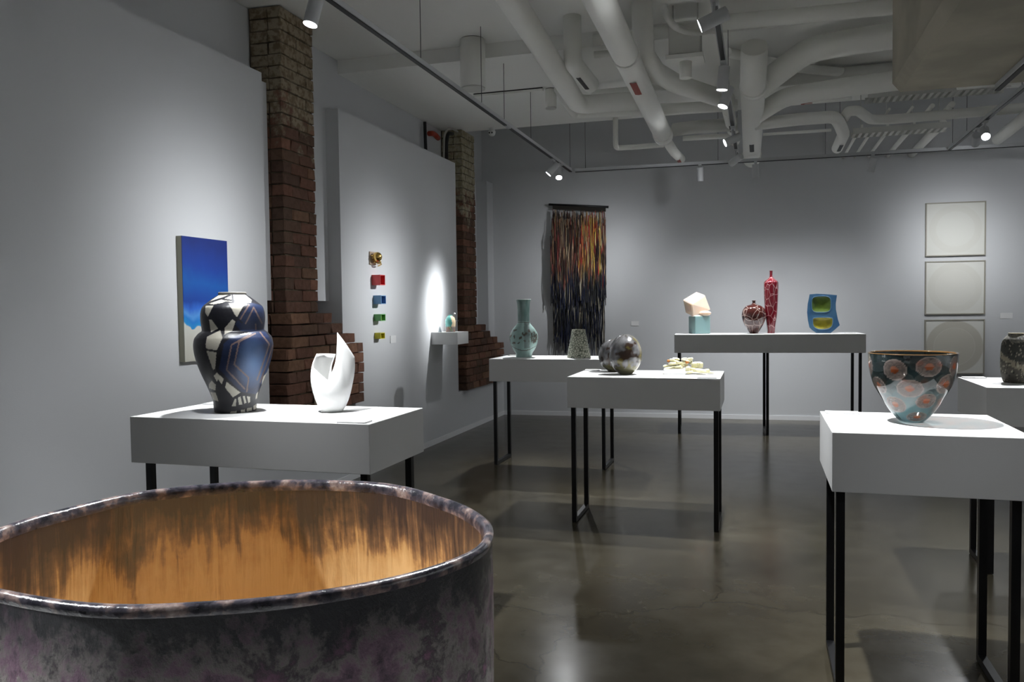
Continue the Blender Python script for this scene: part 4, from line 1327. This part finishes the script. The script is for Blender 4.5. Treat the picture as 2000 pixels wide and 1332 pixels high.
# ------------------------------------------------------------------ spotted glass bowl
def bowl_material():
    m = bpy.data.materials.new('spotted_glass')
    m.use_nodes = True
    nt = m.node_tree
    b = nt.nodes['Principled BSDF']
    a = nt.nodes.new('ShaderNodeAttribute'); a.attribute_name = 'Col'
    nt.links.new(a.outputs['Color'], b.inputs['Base Color'])
    b.inputs['Roughness'].default_value = 0.07
    b.inputs['Coat Weight'].default_value = 1.0
    tr = nt.nodes.new('ShaderNodeBsdfTransparent')
    g = nt.nodes.new('ShaderNodeGamma'); g.inputs[1].default_value = 0.45
    nt.links.new(a.outputs['Color'], g.inputs[0]); nt.links.new(g.outputs[0], tr.inputs[0])
    mx = nt.nodes.new('ShaderNodeMixShader'); mx.inputs[0].default_value = 0.33
    nt.links.new(b.outputs[0], mx.inputs[1]); nt.links.new(tr.outputs[0], mx.inputs[2])
    nt.links.new(mx.outputs[0], nt.nodes['Material Output'].inputs[0])
    return m
def glass_bowl():
    k = 0.000269
    x, y = 0.568, 3.45
    t = thing('spotted_glass_bowl', 'dark teal glass bowl with round pink and orange spots', 'bowl', (x, y, T), face_cam(x, y))
    raw = [(1155, 125), (1145, 150), (1130, 175), (1080, 225), (1000, 292), (900, 357), (800, 410), (700, 470), (600, 520), (450, 562), (300, 584), (200, 587), (165, 588)]
    prof = [((1155 - a) * k, b * k) for a, b in raw]
    spots = []
    def addspot(X, Y, rx, ry):
        R = None
        for (y0, r0), (y1, r1) in zip(raw[:-1], raw[1:]):
            if y1 <= Y <= y0:
                R = r0 + (r1 - r0) * (y0 - Y) / (y0 - y1)
        th = math.asin(max(-0.97, min(0.97, (X - 712) / R)))
        spots.append((th, Y, rx, ry))
    for s in ((490, 370, 165, 150), (925, 320, 175, 140), (150, 330, 150, 140), (685, 630, 175, 130), (280, 610, 150, 120), (1140, 570, 170, 140), (895, 810, 140, 110), (500, 880, 150, 120), (780, 1050, 140, 75), (1120, 860, 130, 110), (1240, 320, 130, 140)):
        addspot(*s)
    for j, (Y, n_) in enumerate(((345, 9), (610, 8), (850, 6))):
        for i in range(n_):
            th = math.pi * 0.62 + (i + 0.5 * (j % 2)) * (math.pi * 0.80) / (n_ * 0.55)
            if math.pi * 0.58 < th < math.pi * 1.42:
                spots.append((math.atan2(math.sin(th), math.cos(th)), Y, 150, 125))
    glass, glass2 = lin(34, 46, 47), lin(104, 134, 138)
    def color(th, z, r, inner):
        Y = 1155 - z / k
        best, hit = 9, None
        for (t0, y0, rx, ry) in spots:
            d = math.atan2(math.sin(th - t0), math.cos(th - t0)) * r / k
            q = math.hypot(d / rx, (Y - y0) / ry)
            if q < best:
                best, hit = q, (d, Y - y0)
        if best < 0.34:
            return lin(146, 72, 36) if hit[1] > -5 else lin(160, 104, 82)
        if best < 0.90:
            rad = math.atan2(hit[1], hit[0])
            return mixc(lin(118, 106, 100), lin(92, 84, 80), 0.5 + 0.5 * math.sin(rad * 44))
        if best < 1.0:
            return lin(136, 126, 120)
        n = noise.noise(Vector((math.sin(th) * 1.4, math.cos(th) * 1.4, z * 14)))
        g = max(0, min(1, (Y - 560) / 330)) * max(0, math.cos(th)) + 0.2 * n
        return mixc(glass, glass2, max(0, min(1, g)))
    vb = lathe('bowl_wall', prof, bowl_material(), t, 200, 10, color)
    mr = mat('bowl_rim_glass', lin(96, 70, 40), rough=0.1, coat=1.0)
    R = 588 * k
    z0 = 990 * k
    lathe('rim', [(z0 - 0.001, R - 0.001), (z0 + 0.002, R + 0.001), (z0 + 0.004, R - 0.002), (z0 + 0.002, R - 0.006), (z0 - 0.002, R - 0.006)], mr, vb, 96, 2, closed_bottom=False)
    lathe('glass_foot', [(0.001, 0.028), (0.004, 0.034), (0.012, 0.036), (0.02, 0.03), (0.024, 0.01)], mat('foot_glass', lin(40, 62, 72), rough=0.08, coat=1.0), t, 48, 2)
glass_bowl()

# ------------------------------------------------------------------ speckled stone vase at the right edge
def stone_vase():
    k = 0.00028
    x, y = 1.376, 5.14
    t = thing('speckled_vase', 'dark grey speckled shouldered vase with a pale band at the right edge', 'vase', (x, y, 1.0), face_cam(x, y))
    raw = [(1180, 210), (1165, 228), (1130, 244), (1050, 266), (900, 284), (700, 286), (500, 276), (400, 264), (330, 240), (280, 205), (240, 170), (215, 152), (205, 150)]
    prof = [((1180 - a) * k, b * k) for a, b in raw]
    def color(th, z, r, inner):
        if inner:
            return lin(50, 48, 42)
        Y = 1180 - z / k
        p = Vector((math.sin(th) * 3, math.cos(th) * 3, z * 40))
        n = noise.noise(p * 1.1)
        n2 = noise.noise(p * 2.6)
        band = 780 + 190 * math.sin(th * 0.9 + 0.25)
        c = lin(62, 62, 58) if Y < 740 else lin(86, 82, 74)
        if abs(Y - band) < 60 + 25 * n:
            c = lin(138, 130, 112)
        if Y < 360 + 60 * n:
            c = mixc(lin(150, 148, 142), lin(110, 108, 98), 0.5 + n)
        if n2 > 0.42:
            c = lin(168, 162, 142)
        elif n2 < -0.4:
            c = lin(40, 40, 40)
        return c
    vb = lathe('vase_body', prof, M_ATTR_MATT, t, 120, 7, color, thick=0.006)
    lathe('lip', [(0.272, 0.0425), (0.275, 0.043), (0.2765, 0.041), (0.2755, 0.0375), (0.272, 0.036)], mat('stone_lip', lin(150, 140, 110), rough=0.6), vb, 40, 2, closed_bottom=False)
stone_vase()

# ------------------------------------------------------------------ framed prints on the back wall
def print_material(name, base, disc, disc2, r0):
    m = bpy.data.materials.new(name)
    m.use_nodes = True
    nt = m.node_tree
    b = nt.nodes['Principled BSDF']
    b.inputs['Roughness'].default_value = 0.35
    b.inputs['Specular IOR Level'].default_value = 0.3
    tc = nt.nodes.new('ShaderNodeTexCoord')
    ln = nt.nodes.new('ShaderNodeVectorMath'); ln.operation = 'LENGTH'
    mp = nt.nodes.new('ShaderNodeMapping'); mp.inputs['Scale'].default_value = (1, 0, 1)
    nt.links.new(tc.outputs['Object'], mp.inputs['Vector']); nt.links.new(mp.outputs[0], ln.inputs[0])
    rp = nt.nodes.new('ShaderNodeValToRGB')
    cr = rp.color_ramp
    cr.interpolation = 'LINEAR'
    cr.elements[0].position = 0.0; cr.elements[0].color = disc2
    cr.elements[1].position = 1.0; cr.elements[1].color = base
    for p, c in ((r0 * 0.72, disc2), (r0 * 0.735, mixc(disc2, base, 0.5) + (1,)), (r0 * 0.75, disc), (r0, disc), (r0 + 0.012, base)):
        e = cr.elements.new(p); e.color = c
    nt.links.new(ln.outputs['Value'], rp.inputs[0]); nt.links.new(rp.outputs[0], b.inputs['Base Color'])
    return m
PB = lin(206, 206, 200)
for lab, z0, z1, mm in (
        ('top one of the three square framed pale prints', 2.006, 2.643, print_material('print_top', PB, mixc(PB, lin(198, 196, 188), 0.35) + (1,), PB, 0.28)),
        ('middle one of the three square framed pale prints', 1.310, 1.947, print_material('print_middle', PB, mixc(PB, lin(194, 191, 182), 0.4) + (1,), mixc(PB, lin(198, 195, 187), 0.4) + (1,), 0.29)),
        ('lowest square framed print with a large pale grey disc', 0.60, 1.249, print_material('print_low', PB, lin(182, 179, 168), lin(186, 183, 172), 0.305))):
    xc = 2.235
    t = thing('framed_print', lab, 'framed print', (xc, ybw(xc), (z0 + z1) / 2), math.atan(0.0546), 'framed prints on the back wall')
    hw, hh = 0.325, (z1 - z0) / 2
    fm = mat('pale_frame', lin(150, 146, 134), rough=0.5)
    b_ = 0.012
    box('frame_bar', -hw, hw, -0.038, -0.002, hh - b_, hh, fm, t)
    box('frame_bar', -hw, hw, -0.038, -0.002, -hh, -hh + b_, fm, t)
    box('frame_bar', -hw, -hw + b_, -0.038, -0.002, -hh + b_, hh - b_, fm, t)
    box('frame_bar', hw - b_, hw, -0.038, -0.002, -hh + b_, hh - b_, fm, t)
    box('print_sheet', -hw + b_, hw - b_, -0.026, -0.002, -hh + b_, hh - b_, mm, t)

# ------------------------------------------------------------------ strip tapestry
def tapestry():
    xl, xr = -2.645, -1.885
    zl, zr = 2.818, 2.752
    t = thing('strip_tapestry', 'long fringed hanging of gold, red and black strips on a dark rod', 'tapestry', (xl, ybw(xl) - 0.06, 0))
    W = xr - xl
    dy = ybw(xr) - ybw(xl)
    cyl('hanging_rod', (-0.02, 0, zl + 0.001), (W + 0.01, dy, zr), 0.015, M_BLACK, t, 16)
    def rod(u): return Vector((u * W, u * dy, zl + (zr - zl) * u))
    V = []
    for u in (0.045, 0.965):
        p = rod(u)
        for z_ in (-0.012, -0.06):
            for d in (-0.008, 0.008):
                V.append(p + Vector((0, d, z_)))
    mesh_obj('header_band', V, [(0, 2, 6, 4), (1, 5, 7, 3), (0, 1, 3, 2), (4, 6, 7, 5), (2, 3, 7, 6), (0, 4, 5, 1)], mat('header_cloth', lin(48, 44, 40), rough=0.9), t)
    rnd = random.Random(11)
    pal_top = [lin(116, 84, 68), lin(72, 52, 46), lin(140, 110, 78), lin(48, 38, 38), lin(134, 62, 56), lin(60, 48, 46), lin(36, 30, 34), lin(178, 156, 128)]
    pal_gold = [lin(200, 166, 72), lin(176, 138, 78), lin(212, 192, 130), lin(162, 72, 52), lin(190, 66, 54), lin(84, 58, 48)]
    pal_low = [lin(24, 26, 40), lin(20, 20, 26), lin(34, 36, 58), lin(28, 26, 26), lin(60, 60, 58), lin(30, 38, 66)]
    def layer(name, count, z0a, z0b, z1f, yoff, ua, ub):
        V, F, Cc = [], [], []
        for i in range(count):
            u = ua + (ub - ua) * (i + rnd.random()) / count
            p = rod(u)
            zt = p.z - 0.05 - rnd.uniform(z0a, z0b)
            zb = z1f(u) + rnd.uniform(-0.09, 0.07)
            if zb > zt - 0.1:
                continue
            wd = rnd.uniform(0.0026, 0.0056)
            NS = 14
            ph, am = rnd.uniform(0, 6), rnd.uniform(0.001, 0.006)
            yo = yoff + rnd.uniform(-0.016, 0.016)
            base = len(V)
            lead = rnd.random()
            low = False
            for s in range(NS + 1):
                q = s / NS
                z = zt + (zb - zt) * q
                g = (zl - z) / (zl - 0.85)
                xx = p.x + am * math.sin(ph + q * 9) + rnd.uniform(-0.001, 0.001)
                yy = p.y + yo + am * math.cos(ph * 1.3 + q * 7)
                tw = ph + q * 3
                for a in (0, 2.094, 4.189):
                    V.append((xx + wd * math.cos(a + tw), yy + wd * math.sin(a + tw), z))
                gold = math.exp(-((u - 0.68) / 0.17) ** 2)
                edge = 0.49 + 0.015 * math.sin(u * 9) + 0.16 * (lead - 0.5)
                if s == 0 or rnd.random() < 0.3 or (g >= edge) != low:
                    low = g >= edge
                    if not low:
                        c = rnd.choice(pal_gold) if rnd.random() < gold * 0.85 else rnd.choice(pal_top)
                    else:
                        c = rnd.choice(pal_low)
                        if rnd.random() < 0.10:
                            c = lin(150, 142, 124)
                for a in range(3):
                    Cc.append(c)
            for s in range(NS):
                for a in range(3):
                    p0, p1 = base + s * 3 + a, base + s * 3 + (a + 1) % 3
                    F.append((p0, p1, p1 + 3, p0 + 3))
        o = mesh_obj(name, V, F, mat('cloth_strips', (0.5, 0.5, 0.5, 1), rough=0.75, attr='Col'), t, cols=Cc)
        o['kind'] = 'stuff'
    layer('upper_strips', 330, 0.0, 0.25, lambda u: 1.72 + 0.05 * math.sin(u * 17), -0.03, 0.04, 0.97)
    layer('upper_strips', 240, 0.2, 0.75, lambda u: 1.50 + 0.06 * math.sin(u * 13 + 1), -0.045, 0.0, 0.97)
    layer('lower_strips', 150, 0.9, 1.2, lambda u: 0.98 + 0.09 * math.sin(u * 19) + 0.18 * math.exp(-((u - 0.55) / 0.12) ** 2), -0.02, 0.03, 0.94)
    layer('lower_strips', 40, 1.0, 1.3, lambda u: 0.84, -0.02, 0.06, 0.93)
tapestry()

# ------------------------------------------------------------------ large foreground pot
def pot_material(kind):
    m = bpy.data.materials.new('pot_' + kind)
    m.use_nodes = True
    nt = m.node_tree
    b = nt.nodes['Principled BSDF']
    tc = nt.nodes.new('ShaderNodeTexCoord')
    L = nt.links.new
    def nz(scale, detail=6, vec=None, stretch=None, rough=0.55, dist=0.0):
        n = nt.nodes.new('ShaderNodeTexNoise')
        n.inputs['Scale'].default_value = scale; n.inputs['Detail'].default_value = detail; n.inputs['Roughness'].default_value = rough
        n.inputs['Distortion'].default_value = dist
        if stretch:
            mp = nt.nodes.new('ShaderNodeMapping'); mp.inputs['Scale'].default_value = stretch
            L(tc.outputs['Object'], mp.inputs['Vector']); L(mp.outputs[0], n.inputs['Vector'])
        else:
            L(tc.outputs['Object'], n.inputs['Vector'])
        return n
    def ramp(src, stops):
        r = nt.nodes.new('ShaderNodeValToRGB')
        e = r.color_ramp.elements
        e[0].position, e[0].color = stops[0]
        e[1].position, e[1].color = stops[-1]
        for p, c in stops[1:-1]:
            q = e.new(p); q.color = c
        L(src, r.inputs[0])
        return r
    def math_(op, a, b_=None, c=None):
        n = nt.nodes.new('ShaderNodeMath'); n.operation = op
        for i, v in enumerate((a, b_, c)):
            if v is None:
                continue
            if isinstance(v, (int, float)):
                n.inputs[i].default_value = v
            else:
                L(v, n.inputs[i])
        return n.outputs[0]
    sx = nt.nodes.new('ShaderNodeSeparateXYZ'); L(tc.outputs['Object'], sx.inputs[0])
    if kind == 'inside':
        # brown glaze running down from the rim over amber
        drip = nz(95, 4, stretch=(1, 1, 0.07), dist=0.8, rough=0.6)
        wide = nz(30, 4, stretch=(1, 1, 0.2))
        blot = nz(20, 8, rough=0.65)
        h = math_('MULTIPLY_ADD', sx.outputs['Z'], 4.6, -0.91)
        v = math_('ADD', math_('ADD', h, math_('MULTIPLY', drip.outputs['Fac'], 0.62)), math_('ADD', math_('MULTIPLY', blot.outputs['Fac'], 0.55), math_('MULTIPLY', wide.outputs['Fac'], 0.45)))
        r = ramp(v, [(0.56, lin(206, 172, 122)), (0.72, lin(186, 148, 98)), (0.79, lin(140, 106, 74)), (0.88, lin(96, 74, 58)), (1.0, lin(52, 45, 45))])
        L(r.outputs[0], b.inputs['Base Color'])
        b.inputs['Roughness'].default_value = 0.35
        hgt = drip
        st = 0.25
    elif kind == 'outside':
        n1 = nz(22, 9, dist=0.15, rough=0.7)
        n2 = nz(90, 9, stretch=(1, 1, 0.7), rough=0.7)
        r1 = ramp(n1.outputs['Fac'], [(0.33, lin(50, 44, 52)), (0.43, lin(140, 108, 128)), (0.50, lin(156, 150, 144)), (0.56, lin(90, 76, 84)), (0.64, lin(186, 122, 162)), (0.75, lin(176, 166, 158))])
        h = math_('ADD', math_('MULTIPLY_ADD', sx.outputs['Z'], 7.0, -1.62), math_('ADD', math_('MULTIPLY', n2.outputs['Fac'], 0.7), math_('MULTIPLY', n1.outputs['Fac'], 0.8)))
        r2 = ramp(h, [(0.55, (1, 1, 1, 1)), (0.85, (0, 0, 0, 1))])
        mx = nt.nodes.new('ShaderNodeMix'); mx.data_type = 'RGBA'; mx.inputs[6].default_value = lin(24, 24, 32)
        L(r2.outputs[0], mx.inputs[0]); L(r1.outputs[0], mx.inputs[7])
        rd = ramp(n2.outputs['Fac'], [(0.35, (0.45, 0.43, 0.45, 1)), (0.62, (1, 1, 1, 1))])
        m2 = nt.nodes.new('ShaderNodeMix'); m2.data_type = 'RGBA'; m2.blend_type = 'MULTIPLY'; m2.inputs[0].default_value = 0.8
        L(mx.outputs[2], m2.inputs[6]); L(rd.outputs[0], m2.inputs[7])
        L(m2.outputs[2], b.inputs['Base Color'])
        b.inputs['Roughness'].default_value = 0.42
        hgt = n2
        st = 0.7
    else:
        n1 = nz(60, 7)
        r1 = ramp(n1.outputs['Fac'], [(0.35, lin(32, 32, 40)), (0.50, lin(70, 66, 74)), (0.60, lin(124, 106, 102)), (0.74, lin(166, 154, 148))])
        L(r1.outputs[0], b.inputs['Base Color'])
        b.inputs['Roughness'].default_value = 0.25
        hgt = n1
        st = 0.4
    b.inputs['Coat Weight'].default_value = 0.5
    b.inputs['Coat Roughness'].default_value = 0.15
    bp = nt.nodes.new('ShaderNodeBump'); bp.inputs['Strength'].default_value = st; bp.inputs['Distance'].default_value = 0.006
    L(hgt.outputs['Fac'], bp.inputs['Height']); L(bp.outputs[0], b.inputs['Normal'])
    return m

def big_pot():
    cx, cy = -0.45, 0.635
    t = thing('large_pot', 'large dark pot with amber dripping interior in the foreground', 'pot', (cx, cy, T))
    plan = [(-0.229, 0.672), (-0.218, 0.621), (-0.233, 0.570), (-0.260, 0.527), (-0.300, 0.490), (-0.359, 0.457), (-0.407, 0.440), (-0.465, 0.433), (-0.521, 0.440), (-0.580, 0.458),
            (-0.635, 0.495), (-0.666, 0.540), (-0.676, 0.595), (-0.670, 0.650), (-0.655, 0.728), (-0.605, 0.779), (-0.560, 0.810), (-0.494, 0.834), (-0.401, 0.832), (-0.321, 0.789), (-0.261, 0.731)]
    # even out to a polar curve round the centre
    pol = sorted((math.atan2(y - cy, x - cx), math.hypot(x - cx, y - cy)) for x, y in plan)
    N = 160
    rad = []
    m_ = len(pol)
    for i in range(N):
        a = -math.pi + 2 * math.pi * i / N
        for j in range(m_):
            a0, r0 = pol[j - 1]
            a1, r1 = pol[j]
            if j == 0:
                a0 -= 2 * math.pi
            if a0 <= a < a1 or (j == 0 and a < a1):
                rad.append(r0 + (r1 - r0) * (a - a0) / (a1 - a0)); break
        else:
            a0, r0 = pol[-1]; a1, r1 = pol[0][0] + 2 * math.pi, pol[0][1]
            rad.append(r0 + (r1 - r0) * (a - a0) / (a1 - a0))
    for _ in range(6):
        rad = [(rad[i - 1] + 2 * rad[i] + rad[(i + 1) % N]) / 4 for i in range(N)]
    ZR = 0.26
    def ring(dr, z, sc=1.0):
        out = []
        for i in range(N):
            a = -math.pi + 2 * math.pi * i / N
            r = (rad[i] + dr) * sc
            wob = 0.0025 * noise.noise(Vector((math.cos(a) * 2, math.sin(a) * 2, z * 9))) * 2
            out.append(((r + wob) * math.cos(a), (r + wob) * math.sin(a), z))
        return out
    def skin(name, rings, m, cap=None):
        V = [v for r in rings for v in r]
        F = []
        for i in range(len(rings) - 1):
            for k in range(N):
                a, b = i * N + k, i * N + (k + 1) % N
                F.append((a, b, b + N, a + N))
        if cap == 'first':
            F.append(tuple(range(N - 1, -1, -1)))
        if cap == 'last':
            F.append(tuple(range((len(rings) - 1) * N, len(rings) * N)))
        return mesh_obj(name, V, F, m, t, smooth=True)
    skin('outer_wall', [ring(0.0, z, s) for z, s in ((0, 0.80), (0.006, 0.84), (0.03, 0.92), (0.07, 0.985), (0.11, 1.015), (0.15, 1.025), (0.19, 1.02), (0.22, 1.01), (0.245, 1.002), (ZR - 0.004, 1.0))], pot_material('outside'), 'first')
    rr = [(0.0, ZR - 0.005), (0.0012, ZR - 0.001), (0.0008, ZR + 0.002), (-0.0018, ZR + 0.0036), (-0.0048, ZR + 0.0036), (-0.0072, ZR + 0.0015), (-0.0085, ZR - 0.003), (-0.0082, ZR - 0.008)]
    skin('rim', [ring(dr, z) for dr, z in rr], pot_material('rim'))
    skin('inner_wall', [ring(-0.0080, z, s) for z, s in ((ZR - 0.007, 1.0), (0.23, 1.005), (0.19, 1.015), (0.15, 1.02), (0.11, 1.01), (0.07, 0.98), (0.04, 0.93), (0.02, 0.86), (0.012, 0.6), (0.010, 0.2))], pot_material('inside'), 'last')
big_pot()
